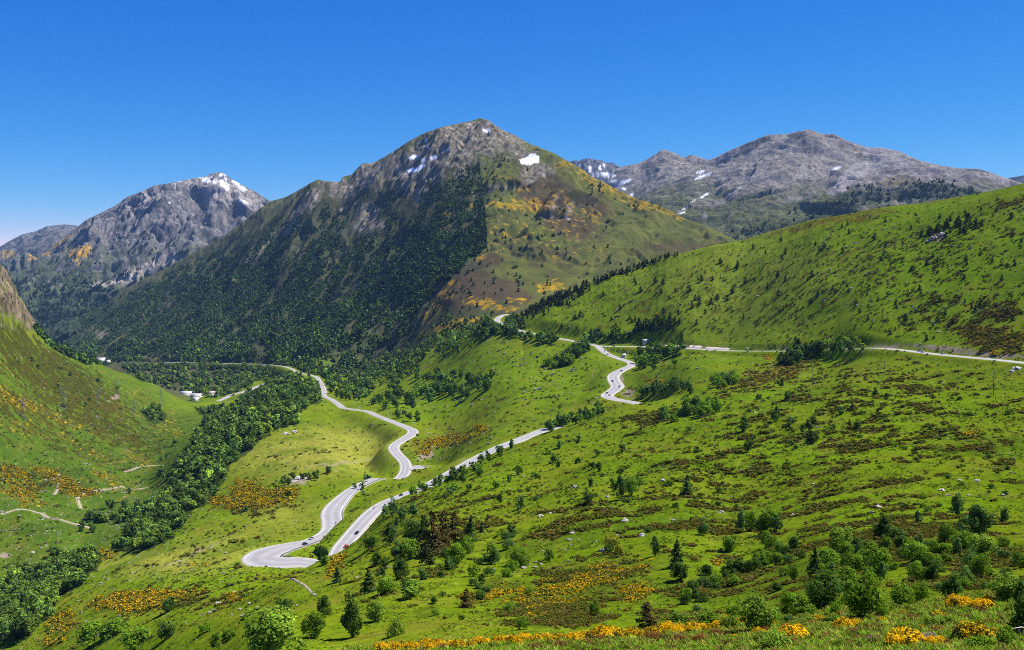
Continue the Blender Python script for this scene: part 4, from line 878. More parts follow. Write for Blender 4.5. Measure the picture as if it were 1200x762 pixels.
CL = [ # (label, group, region, n, [kinds], (height px lo, hi))
 ('dark pine dotted over the high right hillside above the upper road', 'pines on the high right hillside', ('p',[(815,315),(900,285),(1000,262),(1200,232),(1200,400),(1080,400),(950,400),(850,398),(800,360)]), 105, ['pine'], (3.5,8)),
 ('small dark pine on the steep hillside between the ridge and the road junction', 'pines above the road junction', ('p',[(640,370),(700,340),(800,310),(850,330),(860,396),(740,396),(650,385)]), 34, ['pine'], (4,7.5)),
 ('dark pine in the thick row by the pale rocks below the right skyline', 'pines by the pale rocks', ('e',1120,268,38,8,-14), 26, ['pine'], (6,10)),
 ('dark conifer in the tight clump above the road junction', 'conifers above the junction', ('e',768,384,24,6,-8), 24, ['conifer','pine'], (8,13)),
 ('small green tree in the band along the top of the upper road', 'trees above the upper road', ('e',714,396,34,6,-4), 26, ['bluish','conifer','leafy'], (6,10)),
 ('leafy tree in the row below the left end of the upper road', 'trees below the upper road', ('l',[(576,390),(612,396),(650,402)],5), 34, ['bluish','dark'], (7,11)),
 ('dark tree inside the bend at the far end of the upper road', 'trees inside the road bend', ('e',604,379,14,7,20), 18, ['pine','bluish'], (5,9)),
 ('leafy tree in the slanting clump left of the road junction', 'slanting clump left of the junction', ('l',[(688,408),(668,420),(640,433)],8), 34, ['bluish','dark','leafy'], (8,13)),
 ('leafy tree in the clump right of the upper bend', 'clump right of the upper bend', ('l',[(746,430),(770,421),(795,410)],10), 30, ['bluish','leafy','dark'], (8,14)),
 ('small tree on the meadow left of the slanting clump', 'meadow trees left', ('l',[(560,452),(578,448)],8), 10, ['bluish','dark'], (6,10)),
 ('leafy tree in the long clump crossing the central meadow', 'long clump on the central meadow', ('l',[(452,468),(500,462),(530,456),(566,455)],13), 52, ['bluish','dark','leafy'], (8,14)),
 ('leafy tree in the upper row of the central meadow', 'upper row on the central meadow', ('l',[(448,458),(470,448),(500,445),(560,448)],8), 22, ['bluish','dark'], (7,11)),
 ('small tree near the winding lower road', 'trees near the lower road', ('p',[(430,470),(480,470),(500,500),(460,490)]), 12, ['bluish','dark'], (7,12)),
 ('leafy tree in the row just above the middle road', 'row above the middle road', ('l',[(642,503),(675,493),(706,486)],4), 24, ['bluish','leafy','dark'], (8,13)),
 ('bluish green tree in the row on the shoulder right of the lower bend', 'row on the shoulder', ('l',[(776,492),(812,484),(842,478)],6), 22, ['bluish','leafy'], (11,17)),
 ('leafy tree in the short row above the lower bend', 'short row above the lower bend', ('l',[(834,452),(862,446)],5), 14, ['bluish','leafy'], (9,14)),
 ('leafy tree beside the inside of the lower bend', 'trees inside the lower bend', ('l',[(746,471),(770,462),(812,458)],4), 14, ['bluish','dark'], (10,15)),
 ('dark bushy tree in the clump under the right road', 'clump under the right road', ('l',[(914,428),(935,418),(960,412)],6), 22, ['pine','dark'], (10,17)),
 ('leafy tree on the road bank above the dark clump', 'trees on the road bank', ('l',[(962,412),(990,410),(1012,414)],6), 12, ['pale','bluish','dark'], (8,16)),
 ('small tree scattered over the right slope below the road', 'scattered trees below the right road', ('p',[(840,470),(900,450),(1000,440),(1060,480),(980,520),(860,540)]), 20, ['bluish','pine','dark'], (8,13)),
 ('dark round tree alone on the green of the right slope', 'lone trees of the right slope', ('p',[(860,495),(960,480),(960,520),(870,545)]), 8, ['pine','dark'], (10,15)),
 ('small tree on the shoulder below the middle road', 'trees below the middle road', ('p',[(490,575),(620,530),(700,505),(760,510),(720,560),(560,600)]), 22, ['bluish','dark','leafy'], (8,13)),
 ('small leafy tree along the inner bank of the middle road', 'bank of the middle road', ('l',[(478,586),(500,575),(520,568),(575,540),(600,524)],4), 22, ['bluish','leafy','dark'], (8,13)),
 ('leafy tree on the bank around the grove', 'leafy trees around the grove', ('p',[(440,610),(480,595),(560,620),(600,680),(520,690),(450,690)]), 16, ['leafy','bluish','dark'], (11,18)),
 ('dark little tree on the flank of the left hillside', 'trees on the left hillside', ('p',[(30,395),(100,430),(150,455),(120,520),(30,480)]), 14, ['dark'], (3,6)),
 ('small tree on the valley meadow left of the stream wood', 'trees on the valley meadows', ('p',[(100,590),(150,570),(215,500),(225,540),(170,590),(110,620)]), 12, ['dark','bluish'], (5,9)),
 ('dark tree along the stream bank below the left track', 'trees by the left track', ('e',105,620,14,6,0), 5, ['dark'], (6,10)),
 ('shady tree on the terrace edge above the yellow broom', 'trees on the terrace edge', ('l',[(330,563),(350,562),(375,558),(400,552)],4), 14, ['dark','bluish'], (5,8)),
 ('small tree at the foot of the terrace beside the lower road', 'trees beside the lower road', ('p',[(285,600),(330,560),(420,555),(450,575),(380,600)]), 9, ['dark','bluish'], (7,11)),
 ('leafy tree between the heath patches of the lower right slope', 'trees between the heath patches', ('p',[(820,640),(930,640),(960,700),(1130,690),(1190,620),(1100,600),(900,670)]), 40, ['leafy','dark','bluish','leafy'], (13,27)),
]
rngc = np.random.default_rng(23)
CAND = []
for lab, grp, reg, n, kinds, (h0, h1) in CL:
    q = spots(reg, n, rngc, 3.0); X_, D_, Z_ = at(q[:, 0], q[:, 1])
    for (px, py), x, d, z in zip(q, X_, D_, Z_):
        if not np.isfinite(d): continue
        hp = rngc.uniform(h0, h1)
        CAND.append((hp, x, d, z, kinds[int(rngc.integers(0, len(kinds)))], lab, grp))
CAND.sort(key=lambda c: -c[0])
SPARE = []                                             # the smallest of each kind, past 300, grow as one scattered wood
for hp, x, d, z, kind, lab, grp in CAND:
    if COUNT.get(KIND_NAME[kind], 0) < 300: put_tree(x, d, z, hp*d/F*1.05, None, kind, lab, grp, hp, rngc)
    else: SPARE.append((x, d, z, hp*d/F*1.05, kind))
q = spots(('p',[(800,700),(840,660),(900,650),(1000,630),(1190,610),(1195,690),(1060,700),(1000,720),(900,735),(820,738)]), 75, rngc, 8.0); X_, D_, Z_ = at(q[:, 0], q[:, 1])
for (px, py), x, d, z in zip(q, X_, D_, Z_):
    if np.isfinite(d): hp = rngc.uniform(8, 19); put_shrub(x, d, z, hp*d/F, hp*1.35*d/F, ['dark', 'leafy', 'bluish', 'dark'][int(rngc.integers(0, 4))], 'low green bush among the trees of the lower right thicket', 'bushes of the lower right thicket', hp, rng=rngc)
q = spots(('p',[(420,640),(600,620),(640,690),(560,740),(420,700)]), 30, rngc, 9.0); X_, D_, Z_ = at(q[:, 0], q[:, 1])
for (px, py), x, d, z in zip(q, X_, D_, Z_):
    if np.isfinite(d): hp = rngc.uniform(7, 15); put_shrub(x, d, z, hp*d/F, hp*1.3*d/F, ['dark', 'leafy', 'bluish'][int(rngc.integers(0, 3))], 'low green bush on the slope around the roadside grove', 'bushes around the roadside grove', hp, rng=rngc)
q = spots(('p',[(600,560),(800,480),(1000,470),(1190,460),(1190,590),(1000,640),(820,660),(640,640)]), 60, rngc, 10.0); X_, D_, Z_ = at(q[:, 0], q[:, 1])
for (px, py), x, d, z in zip(q, X_, D_, Z_):
    if np.isfinite(d): hp = rngc.uniform(4, 8); put_shrub(x, d, z, hp*d/F, hp*1.5*d/F, ['dark', 'leafy', 'dark'][int(rngc.integers(0, 3))], 'small dark green bush on the open right slope', 'bushes on the open right slope', hp, rng=rngc)
log('single trees', COUNT)

# ------------------------------------------------------------------ woods too dense to count
def low_template(rng, kind, n, leaf):
    if kind == 'cone': V, t = crown_cone(rng, n, leaf, r0=.27, power=.75, tiers=6, ragged=.25)
    elif kind == 'shrub': V, t = crown_shrub(rng, n, leaf, nclump=9)
    else: V, t = crown_round(rng, n, leaf, rx=.42, nclump=12, lumpy=.2, zmin=.05)
    return V, t
def merge(name, tpls, x, y, z, h, w, base, mat, rng, amt=.28, kind='stuff', flower=None, flip=True):
    Vs, Cs = [], []
    k = rng.integers(0, len(tpls), len(x))
    for i, (V, t) in enumerate(tpls):
        m = np.where(k == i)[0]
        if not len(m): continue
        a = rng.uniform(0, 2*PI, len(m)); ca, sa = np.cos(a)[:, None], np.sin(a)[:, None]
        hw = (h[m]*w[m])[:, None]
        px = (V[None, :, 0]*ca-V[None, :, 1]*sa)*hw+x[m][:, None]
        py = (V[None, :, 0]*sa+V[None, :, 1]*ca)*hw+y[m][:, None]
        pz = V[None, :, 2]*h[m][:, None]+z[m][:, None]
        Vs.append(np.stack([px, py, pz], -1).reshape(-1, 3).astype(np.float32))
        tt = t[None]+rng.normal(0, .7, len(m))[:, None]
        c = base[m][:, None, :]*np.exp(amt*np.clip(tt, -2.2, 2.2))[..., None]
        if flower is not None:
            fl = (rng.uniform(size=tt.shape) < flower[m][:, None])
            c = np.where(fl[..., None], np.array((.58, .36, .010))*(1+.2*np.clip(t[None, :, None], -1, 1)), c)
        Cs.append(c.reshape(-1, 3))
    V = np.vstack(Vs); C = np.clip(np.vstack(Cs), .002, .85)
    return link(name, make_mesh(name, V, qfaces(len(V)), mat, face_col=C), kind=kind)
rngw = np.random.default_rng(41)
def sample_px(n, x0, x1, y0, y1, dens):
    px = rngw.uniform(x0, x1, n); py = rngw.uniform(y0, y1, n)
    return_p = dens(px, py); m = rngw.uniform(size=n) < return_p
    return px[m], py[m]
# valley woods
px, py = sample_px(30000, -10, 390, 420, 755, lambda a, b: woods_mask(a, b)*np.where(b < 470, .50, np.where(b < 650, .25, .30))*sstep(-.42, .0, fbm(a/16, b/10, 3, 431)+.12))
X_, D_, Z_ = at(px, py); ok = np.isfinite(D_)
rdq = S  # keep roads clear
def road_clear(x, y, m):
    ok = np.ones(len(x), bool)
    for n_, L, hw in ROADS:
        q = L[::2]
        for i0 in range(0, len(x), 4000):
            dd = np.hypot(x[i0:i0+4000, None]-q[None, :, 0], y[i0:i0+4000, None]-q[None, :, 1]).min(1)
            ok[i0:i0+4000] &= dd > hw+(m if np.ndim(m) == 0 else m[i0:i0+4000])
    return ok
ok[ok] = road_clear(X_[ok], D_[ok], np.where(D_[ok] > 1650, 1.0, 5.0))
px, py, X_, D_, Z_ = px[ok], py[ok], X_[ok], D_[ok], Z_[ok]
tl = [low_template(np.random.default_rng(900+i), 'round', 90, .17) for i in range(6)]
tn = [low_template(np.random.default_rng(920+i), 'round', 260, .10) for i in range(5)]
def woodcol(n):
    b = np.array((.090, .158, .026))[None]*np.exp(rngw.normal(0, .30, n))[:, None]
    m = rngw.uniform(size=n) < .22; b[m] *= np.array([1.7, 1.45, 1.0]); return b
nr = D_ < 1000
hgt = np.where(nr, rngw.uniform(5.5, 10, len(D_)), rngw.uniform(8, 14, len(D_)))
merge('stream_woods', tl, X_[~nr], D_[~nr], Z_[~nr]-.5, hgt[~nr], rngw.uniform(.9, 1.25, (~nr).sum()), woodcol((~nr).sum()), STUFFLEAF, rngw)
merge('valley_floor_woods', tn, X_[nr], D_[nr], Z_[nr]-.4, hgt[nr], rngw.uniform(.9, 1.25, nr.sum()), woodcol(nr.sum()), STUFFLEAF, rngw)
if SPARE:
    a_ = np.array([q[:4] for q in SPARE]); bc = np.array([PALETTE[q[4]] for q in SPARE])
    merge('scattered_small_trees', tl, a_[:, 0], a_[:, 1], a_[:, 2]-.2, a_[:, 3], rngw.uniform(.8, 1.1, len(a_)), bc, STUFFLEAF, rngw)
# edge of the wood below the mountain, and pines along the ridge line
px1 = []; 
for reg, n in ((('l',[(402,446),(430,438),(462,428),(500,412),(540,396),(574,383)],13), 330), (('l',[(420,452),(445,440),(480,428)],16), 120), (('p',[(372,446),(400,446),(440,436),(430,470),(400,470),(385,458)]), 90), (('l',[(335,441),(352,447),(368,456),(375,466)],5), 75), (('l',[(150,431),(200,431),(260,431.5),(322,435)],2.5), 150), (('l',[(384,446),(376,455),(384,462)],5), 25)):
    px1.append(spots(reg, n, rngw, 1.4))
q = np.vstack(px1); X_, D_, Z_ = at(q[:, 0], q[:, 1]); ok = np.isfinite(D_); ok[ok] = road_clear(X_[ok], D_[ok], 5.0)
X_, D_, Z_ = X_[ok], D_[ok], Z_[ok]; n = len(X_)
merge('hillside_edge_woods', tl, X_, D_, Z_-.4, rngw.uniform(8, 14, n), rngw.uniform(.8, 1.1, n), woodcol(n)*.9, STUFFLEAF, rngw)
tc = [low_template(np.random.default_rng(940+i), 'cone', 60, .16) for i in range(5)]
q = np.vstack([spots(('l',[(795,297),(760,310),(720,323),(690,334),(660,347),(625,362),(608,372)],3.0), 190, rngw, 1.4), spots(('l',[(690,337),(650,353),(612,372)],9), 110, rngw, 1.5)])
X_, D_, Z_ = at(q[:, 0], q[:, 1]); ok = np.isfinite(D_) & (D_ < 1900); X_, D_, Z_ = X_[ok], D_[ok], Z_[ok]; n = len(X_)
merge('ridge_pine_woods', tc, X_, D_, Z_-.4, rngw.uniform(6, 11, n), rngw.uniform(1.0, 1.5, n), np.array((.030, .042, .014))[None]*np.exp(rngw.normal(0, .2, n))[:, None], STUFFLEAF, rngw)
# mountain forest
px, py = sample_px(160000, 30, 700, 190, 450, lambda a, b: poly_mask(a, b, [(20,380),(200,290),(430,190),(600,150),(600,310),(500,370),(420,450),(100,450),(20,420)])*1.0)
X_, D_, Z_ = at(px, py); ok = np.isfinite(D_) & (D_ > 1700); ok &= rngw.uniform(size=len(ok)) < forest_density(px, py, np.nan_to_num(X_), np.nan_to_num(D_))*.62; ok[ok] = road_clear(X_[ok], D_[ok], 6.0); px, py, X_, D_, Z_ = px[ok], py[ok], X_[ok], D_[ok], Z_[ok]; n = len(X_)
tf = [low_template(np.random.default_rng(960+i), 'cone', 26, .28) for i in range(6)]
base = np.array((.042, .076, .017))[None]*np.exp(rngw.normal(0, .34, n)+.8*fbm(X_/110, D_/150, 3, 881))[:, None]
lowm = sstep(330, 420, py)*(rngw.uniform(size=n) < .5); base = base*(1+lowm[:, None]*np.array([.8, .9, .2]))
merge('mountain_forest', tf, X_, D_, Z_-.6, rngw.uniform(4.5, 12, n)*(1-.3*sstep(300, 220, py)), rngw.uniform(1.0, 1.5, n), base, STUFFLEAF, rngw)
log('forest trees', n)
# loose trees on the open face and the lower spur
def loose(a, b):
    return np.clip(blobs(a, b, [(660,268,60,40,10,.3),(735,245,20,6,10,.9),(705,222,10,6,0,.9),(745,240,14,5,10,.8),(540,350,40,20,0,.6),(480,395,50,22,-20,1.0),(520,380,40,16,-15,.8),(560,340,40,20,0,.5),(620,335,30,10,20,.6),(690,330,40,8,10,.4),(640,330,12,20,40,.6),(600,310,40,10,0,.25),(440,425,30,12,-20,1),(560,190,30,20,0,.3),(580,230,14,40,0,.45),(585,290,16,20,0,.5),(500,410,40,14,-20,1)])+fbm(a/12, b/8, 3, 777)*.5-.05, 0, 1)*.45
px, py = sample_px(16000, 420, 800, 180, 440, loose); X_, D_, Z_ = at(px, py); ok = np.isfinite(D_) & (D_ > 1750); ok &= rngw.uniform(size=len(ok)) < .45
px, py, X_, D_, Z_ = px[ok], py[ok], X_[ok], D_[ok], Z_[ok]; n = len(X_)
merge('open_woodland', tf, X_, D_, Z_-.5, rngw.uniform(5, 10, n), rngw.uniform(1.1, 1.7, n), np.array((.040, .070, .015))[None]*np.exp(rngw.normal(0, .3, n))[:, None], STUFFLEAF, rngw)
# forests on the far mountains
def far_at(s, px, py):
    d = s.hit(px, py); u_, w_ = pix_uw(px, py); x = u_*d; return x, d, s.z(np.nan_to_num(x), np.nan_to_num(d, nan=6000))
def fdR(a, b): return .34*np.clip(blobs(a, b, [(985,240,55,13,-22,1),(1020,232,30,10,-15,.9),(1100,222,55,9,5,1),(1080,230,60,10,0,.9),(900,268,60,10,-10,.6),(950,250,40,12,-20,.6),(1140,225,30,8,10,.6)])+fbm(a/9, b/6, 3, 787)*.9-.35, 0, 1)
px, py = sample_px(9000, 820, 1190, 205, 295, fdR); X_, D_, Z_ = far_at(S_R, px, py); ok = np.isfinite(D_); X_, D_, Z_ = X_[ok], D_[ok], Z_[ok]; n = len(X_)
merge('far_mountain_forest', tf, X_, D_, Z_-1, rngw.uniform(10, 17, n), rngw.uniform(1.2, 1.8, n), np.array((.042, .062, .022))[None]*np.exp(rngw.normal(0, .25, n))[:, None], STUFFLEAF, rngw)
def fdL(a, b): return np.clip(fbm((a+b)/16, (a-b)/34, 4, 797)*1.3+(b-325)/80, 0, 1)*sstep(265, 300, b)*.6
px, py = sample_px(16000, 0, 260, 260, 400, fdL); X_, D_, Z_ = far_at(S_L, px, py); dm = S.hit(px, py); ok = np.isfinite(D_) & ~np.isfinite(dm); X_, D_, Z_ = X_[ok], D_[ok], Z_[ok]; n = len(X_)
merge('far_mountain_forest', tf, X_, D_, Z_-1, rngw.uniform(10, 17, n), rngw.uniform(1.2, 1.8, n), np.array((.034, .058, .018))[None]*np.exp(rngw.normal(0, .25, n))[:, None], STUFFLEAF, rngw)
log('far forests')

# ------------------------------------------------------------------ low cover: heath, broom, tussocks, stones
def grid_pick(mask_w, n):
    """pick vertices of the ground by weight (visible ones)"""
    vis = S.W >= S.M-1e-6
    p = (mask_w*vis).ravel().astype(np.float64); p /= p.sum()
    k = rngw.choice(p.size, n, p=p); r, c = np.divmod(k, len(u))
    yy = S.y[r]*np.exp(rngw.uniform(-.5, .5, n)*.006); uu = u[c]+rngw.uniform(-.5, .5, n)*du; xx = uu*yy
    return xx, yy, S.z(xx, yy)
area = np.gradient(PY, axis=0)*-1; area = np.clip(area, 0, 6)                      # picture area per vertex
ts = [low_template(np.random.default_rng(980+i), 'shrub', 34, .24) for i in range(6)]
x, y, z = grid_pick(HE*area*(Y > 45)*(Y < 1100), 21000)
n = len(x); hc = np.where(rngw.uniform(size=(n, 1)) < .5, np.array([[.098, .086, .013]]), np.array([[.070, .098, .011]])); hc = np.where(rngw.uniform(size=(n, 1)) < .25, np.array([[.115, .088, .020]]), hc)
hh = rngw.uniform(.35, .8, n)*np.clip(y/220, .55, 2.2)
merge('heath', ts, x, y, z-.06, hh, rngw.uniform(1.1, 2.2, n), hc, STUFFLEAF, rngw, .25)
x, y, z = grid_pick(BR*area*(Y > 45)*(Y < 1500), 9000); n = len(x)
hh = rngw.uniform(.5, .95, n)*np.clip(y/260, .5, 2.4)
merge('flowering_broom_cover', ts, x, y, z-.08, hh, rngw.uniform(.9, 1.5, n), np.tile(np.array([[.070, .098, .012]]), (n, 1)), STUFFLEAF, rngw, .25, flower=rngw.uniform(.1, .78, n))
gw = (1-MT)*area*(Y > 40)*(Y < 620)*sstep(.0, .45, fbm(X/11, Y/9, 3, 811)+.15)*(rd > 2)
x, y, z = grid_pick(gw, 26000); n = len(x)
tg = [low_template(np.random.default_rng(1000+i), 'shrub', 14, .34) for i in range(5)]
hh = rngw.uniform(.18, .42, n)*np.clip(y/200, .5, 2.0)
gc = np.where(rngw.uniform(size=(n, 1)) < .5, np.array([[.080, .140, .009]]), np.array([[.135, .165, .016]]))
merge('tussock_grass', tg, x, y, z-.05, hh, rngw.uniform(1.1, 2.2, n), gc, STUFFLEAF, rngw, .3)
sw_ = (1-MT)*area*(Y > 260)*(Y < 1750)*(rd > 3)*(~woods_mask(PX, PY))*np.clip(.25+1.2*fbm(X/70, Y/50, 3, 821)+.9*blobs(PX, PY, [(1000,320,220,60,-8,1),(700,350,110,30,-20,.8),(60,470,120,80,25,.9),(170,520,90,60,30,.6),(600,450,120,40,-20,.35),(250,650,120,50,0,.3),(540,600,90,60,0,.5),(850,540,160,50,0,.35)]), 0, 1)*sstep(-.15, .3, fbm(X/16, Y/13, 3, 823))
x, y, z = grid_pick(sw_, 10500); n = len(x)
sc_ = np.where(rngw.uniform(size=(n, 1)) < .6, np.array([[.044, .078, .012]]), np.array([[.075, .098, .014]]))
merge('low_scrub', ts, x, y, z-.1, rngw.uniform(.5, 1.5, n)*np.clip(y/700, .6, 1.6), rngw.uniform(1.0, 1.8, n), sc_, STUFFLEAF, rngw, .28)
log('low cover')
#@@SPLIT foreground
# ------------------------------------------------------------------ road surfaces
ROADM = None
def road_mat():
    m, N, L = newmat('asphalt')
    out = N.new('ShaderNodeOutputMaterial'); b = N.new('ShaderNodeBsdfPrincipled'); b.inputs['Roughness'].default_value = .85
    at_ = N.new('ShaderNodeAttribute'); at_.attribute_name = 'Col'; g = N.new('ShaderNodeNewGeometry')
    t = N.new('ShaderNodeTexNoise'); t.inputs['Scale'].default_value = .12; t.inputs['Detail'].default_value = 5; L.new(g.outputs['Position'], t.inputs['Vector'])
    mr = N.new('ShaderNodeMapRange'); mr.inputs['To Min'].default_value = .8; mr.inputs['To Max'].default_value = 1.2; L.new(t.outputs['Fac'], mr.inputs['Value'])
    sc = N.new('ShaderNodeVectorMath'); sc.operation = 'SCALE'; L.new(at_.outputs['Color'], sc.inputs[0]); L.new(mr.outputs[0], sc.inputs['Scale'])
    L.new(sc.outputs[0], b.inputs['Base Color']); L.new(b.outputs[0], out.inputs[0]); return m
ROADM = road_mat()
def frame2(L):
    T = np.gradient(L[:, :2], axis=0); T = T/np.maximum(np.linalg.norm(T, axis=1, keepdims=True), 1e-9)
    return T, np.stack([T[:, 1], -T[:, 0]], 1)              # tangent, right-hand normal
def ribbon(name, L, hw, prof, lift=.06, mat=None, kind='structure'):
    """prof: [(fraction of half width, extra metres, dz, colour)] across"""
    T, Nn = frame2(L); hw = np.broadcast_to(hw, (len(L),)); n = len(prof); V = np.zeros((len(L), n, 3)); C = np.zeros((len(L), n, 3))
    for j, (f, e, dz, c) in enumerate(prof):
        o = f*hw+e; V[:, j, :2] = L[:, :2]+Nn*o[:, None]; V[:, j, 2] = L[:, 2]+lift+dz; C[:, j] = c
    idx = np.arange(len(L)*n).reshape(len(L), n); q = np.stack([idx[:-1, :-1], idx[1:, :-1], idx[1:, 1:], idx[:-1, 1:]], -1).reshape(-1, 4)
    return link(name, make_mesh(name, V.reshape(-1, 3), q, mat or ROADM, vert_col=C.reshape(-1, 3)), kind=kind)
A0, A1, A2, DT = (.25, .242, .24), (.20, .193, .192), (.30, .29, .275), (.28, .245, .18)
PROF = [(-1, -1.6, -.45, DT), (-1, -.9, -.02, DT), (-1, -.1, 0, A2), (-.72, 0, .02, A0), (-.45, 0, .03, A1), (-.1, 0, .05, A0), (.1, 0, .05, A0), (.45, 0, .03, A1), (.72, 0, .02, A0), (1, .1, 0, A2), (1, .9, -.02, DT), (1, 1.6, -.45, DT)]
widths = {'upper': 3.4, 'bends': HWB, 'pullout': 6.0, 'side': 5.0}
for n_, L_, h_ in ROADS:
    ribbon({'upper': 'mountain_road', 'bends': 'mountain_road', 'pullout': 'road_pull_out', 'side': 'side_road'}[n_], L_, widths[n_], PROF, .06 if n_ != 'pullout' else .045)
PAINT = flat('road_paint', (.55, .55, .53), .7, 0, .1, 2)
def line_mark(L, off, w, i0, i1, dash=None):
    T, Nn = frame2(L); V = []; Fq = []
    off = np.broadcast_to(off, (len(L),))
    for i in range(i0, min(i1, len(L)-1)):
        if dash and (i//dash) % 2: continue
        k = len(V)
        for ii in (i, i+1):
            for s in (-1, 1):
                p = L[ii, :2]+Nn[ii]*(off[ii]+s*w); V.append((p[0], p[1], L[ii, 2]+.06+.10))
        Fq.append((k, k+1, k+3, k+2))
    return np.array(V), np.array(Fq)
for L_, hwv in ((ROADS[0][1], 3.4), (HAIR, HWB)):
    V_, F_ = joinq([line_mark(L_, np.asarray(hwv)*.93, .12, 2, 10**6), line_mark(L_, -np.asarray(hwv)*.93, .12, 2, 10**6), line_mark(L_, 0.0, .06, 2, 10**6, 2)])
    link('road_markings', make_mesh('road_markings', V_, F_, PAINT), kind='structure')
DIRTM = flat('track_dirt', (.27, .23, .16), .95, 0, .3, .6)
for L_ in TRACKS:
    Lz = L_.copy(); Lz[:, 2] = S.z(L_[:, 0], L_[:, 1])+.12
    o_ = ribbon('footpath', Lz, .2 if L_[0, 1] < 300 else .9, [(-1, -.2, -.25, DT), (-1, 0, 0, DT), (0, 0, .03, DT), (1, 0, 0, DT), (1, .2, -.25, DT)], .05, DIRTM)

# ------------------------------------------------------------------ small built things
STEEL = flat('galvanised_steel', (.22, .23, .23), .45, .6, .15, 8)
DARKM = flat('dark_iron', (.05, .055, .06), .6, .3, .15, 8)
WOODP = flat('weathered_wood', (.13, .10, .075), .9, 0, .25, 5)
CONC = flat('pale_stone', (.58, .50, .40), .9, 0, .25, 1.2)
WHITEW = flat('white_render', (.60, .58, .54), .85, 0, .08, .6)
SLATE = flat('pale_slate', (.42, .41, .40), .7, 0, .15, 1.0)
PINKR = flat('pink_tiles', (.50, .36, .32), .8, 0, .15, 1.0)
GLASSD = flat('window_glass', (.03, .04, .05), .12, 0, .1, 2)
GLASSC = flat('car_glass', (.02, .025, .03), .08, 0, .05, 2)
RUBBER = flat('rubber', (.02, .02, .02), .9, 0, .2, 5)
LAMPW = flat('lamp_glass', (.8, .8, .78), .15, 0, .05, 2)
def boxq(x0, x1, y0, y1, z0, z1):
    V = np.array([(x, y, z) for z in (z0, z1) for y in (y0, y1) for x in (x0, x1)], float)
    return V, np.array([(0, 2, 3, 1), (4, 5, 7, 6), (0, 1, 5, 4), (2, 6, 7, 3), (0, 4, 6, 2), (1, 3, 7, 5)])
def bar(p, q, r):
    return tube([p, q], [r, r], 5)
def part(name, geo, mat, parent, smooth=False): return link(name, make_mesh(name, geo[0], geo[1], mat, smooth), parent)
# crash barriers on the outer edge of the hairpin and the valley road
def barrier(L, off, label, z0=.0):
    T, Nn = frame2(L); P = L.copy(); P[:, :2] += Nn*np.broadcast_to(off, (len(L),))[:, None]
    c = P[len(P)//2]; root = empty('crash_barrier', c, 0, label, 'crash barrier')
    Q = P-c
    rail = []
    for dzv in (.42, .62, .80): rail.append(tube(Q+np.array([0, 0, dzv]), np.full(len(Q), .09), 4))
    part('rail', joinq(rail), STEEL, root); k = 0
    for i in range(0, len(Q), 4):
        if k >= 95: break
        k += 1; x_, y_, z_ = Q[i]; part('post', boxq(x_-.07, x_+.07, y_-.07, y_+.07, z_-.5, z_+.78), STEEL, root)
hp_px, hp_py = uw_pix(HAIR[:, 0]/HAIR[:, 1], HAIR[:, 2]/HAIR[:, 1])
i0 = int(np.argmin(np.hypot(hp_px-340, hp_py-661))); i1 = int(np.argmin(np.hypot(hp_px-445, hp_py-560)))
barrier(HAIR[i0:i1], (HWB[i0:i1]+.9)*-1 if False else (HWB[i0:i1]+.9), 'grey steel crash barrier round the outside of the lower road hairpin')
# utility poles
def util_pole(px, py, hpx, label):
    x, d, z = [float(q[0]) for q in at([px], [py])]; h = hpx*d/F
    r = empty('utility_pole', (x, d, z), .5, label, 'utility pole')
    part('pole', tube([(0, 0, -.4), (0, 0, h)], [.19, .13], 8), WOODP, r, True)
    part('crossarm', boxq(-1.1, 1.1, -.08, .08, h*.88, h*.88+.16), WOODP, r)
    for s in (-1, -.35, .35, 1): part('insulator', tube([(s*.98, 0, h*.88+.16), (s*.98, 0, h*.88+.45)], [.07, .05], 6), DARKM, r)
util_pole(1164, 464, 30, 'thin wooden utility pole with a crossarm standing on the right slope below the road')
util_pole(952, 452, 20, 'faint wooden utility pole near the dark bush clump under the right road')
util_pole(1036, 440, 17, 'small wooden utility pole below the three cars on the right road')
# lattice pylons on the left hillside
def pylon(px, py, hpx, label):
    x, d, z = [float(q[0]) for q in at([px], [py])]; h = hpx*d/F; w = h*.11
    r = empty('power_pylon', (x, d, z), .4, label, 'pylon')
    g = []; lv = np.linspace(0, 1, 9)
    for sx in (-1, 1):
        for sy in (-1, 1): g.append(bar((sx*w, sy*w, -.5), (sx*w*.16, sy*w*.16, h), .16))
    for a, b in zip(lv[:-1], lv[1:]):
        wa, wb = w*(1-.84*a), w*(1-.84*b)
        for sx, sy, tx, ty in ((-1,-1,1,-1),(1,-1,1,1),(1,1,-1,1),(-1,1,-1,-1)):
            g.append(bar((sx*wa, sy*wa, a*h), (tx*wb, ty*wb, b*h), .08)); g.append(bar((tx*wa, ty*wa, a*h), (sx*wb, sy*wb, b*h), .08))
    part('lattice_tower', joinq(g), STEEL, r)
    for zz, ww in ((.72, .20), (.84, .26), (.95, .17)):
        part('crossarm', joinq([bar((-h*ww, 0, h*zz), (h*ww, 0, h*zz), .14), bar((-h*ww, 0, h*zz), (0, 0, h*(zz+.05)), .1), bar((h*ww, 0, h*zz), (0, 0, h*(zz+.05)), .1)]), STEEL, r)
for (px, py, hp), l in zip([(28,492,27),(74.5,480,26),(115,475,22),(137,466,23),(157,486,18),(189,475,19)],
    ['leftmost grey lattice pylon, nearest the left edge on the left hillside','second grey lattice pylon from the left on the left hillside','third pylon from the left, below the upper one on the left hillside','grey lattice pylon standing highest on the left hillside by a bare patch','grey lattice pylon fifth from the left on the left hillside','rightmost grey lattice pylon at the edge of the small green field']): pylon(px, py, hp, l)
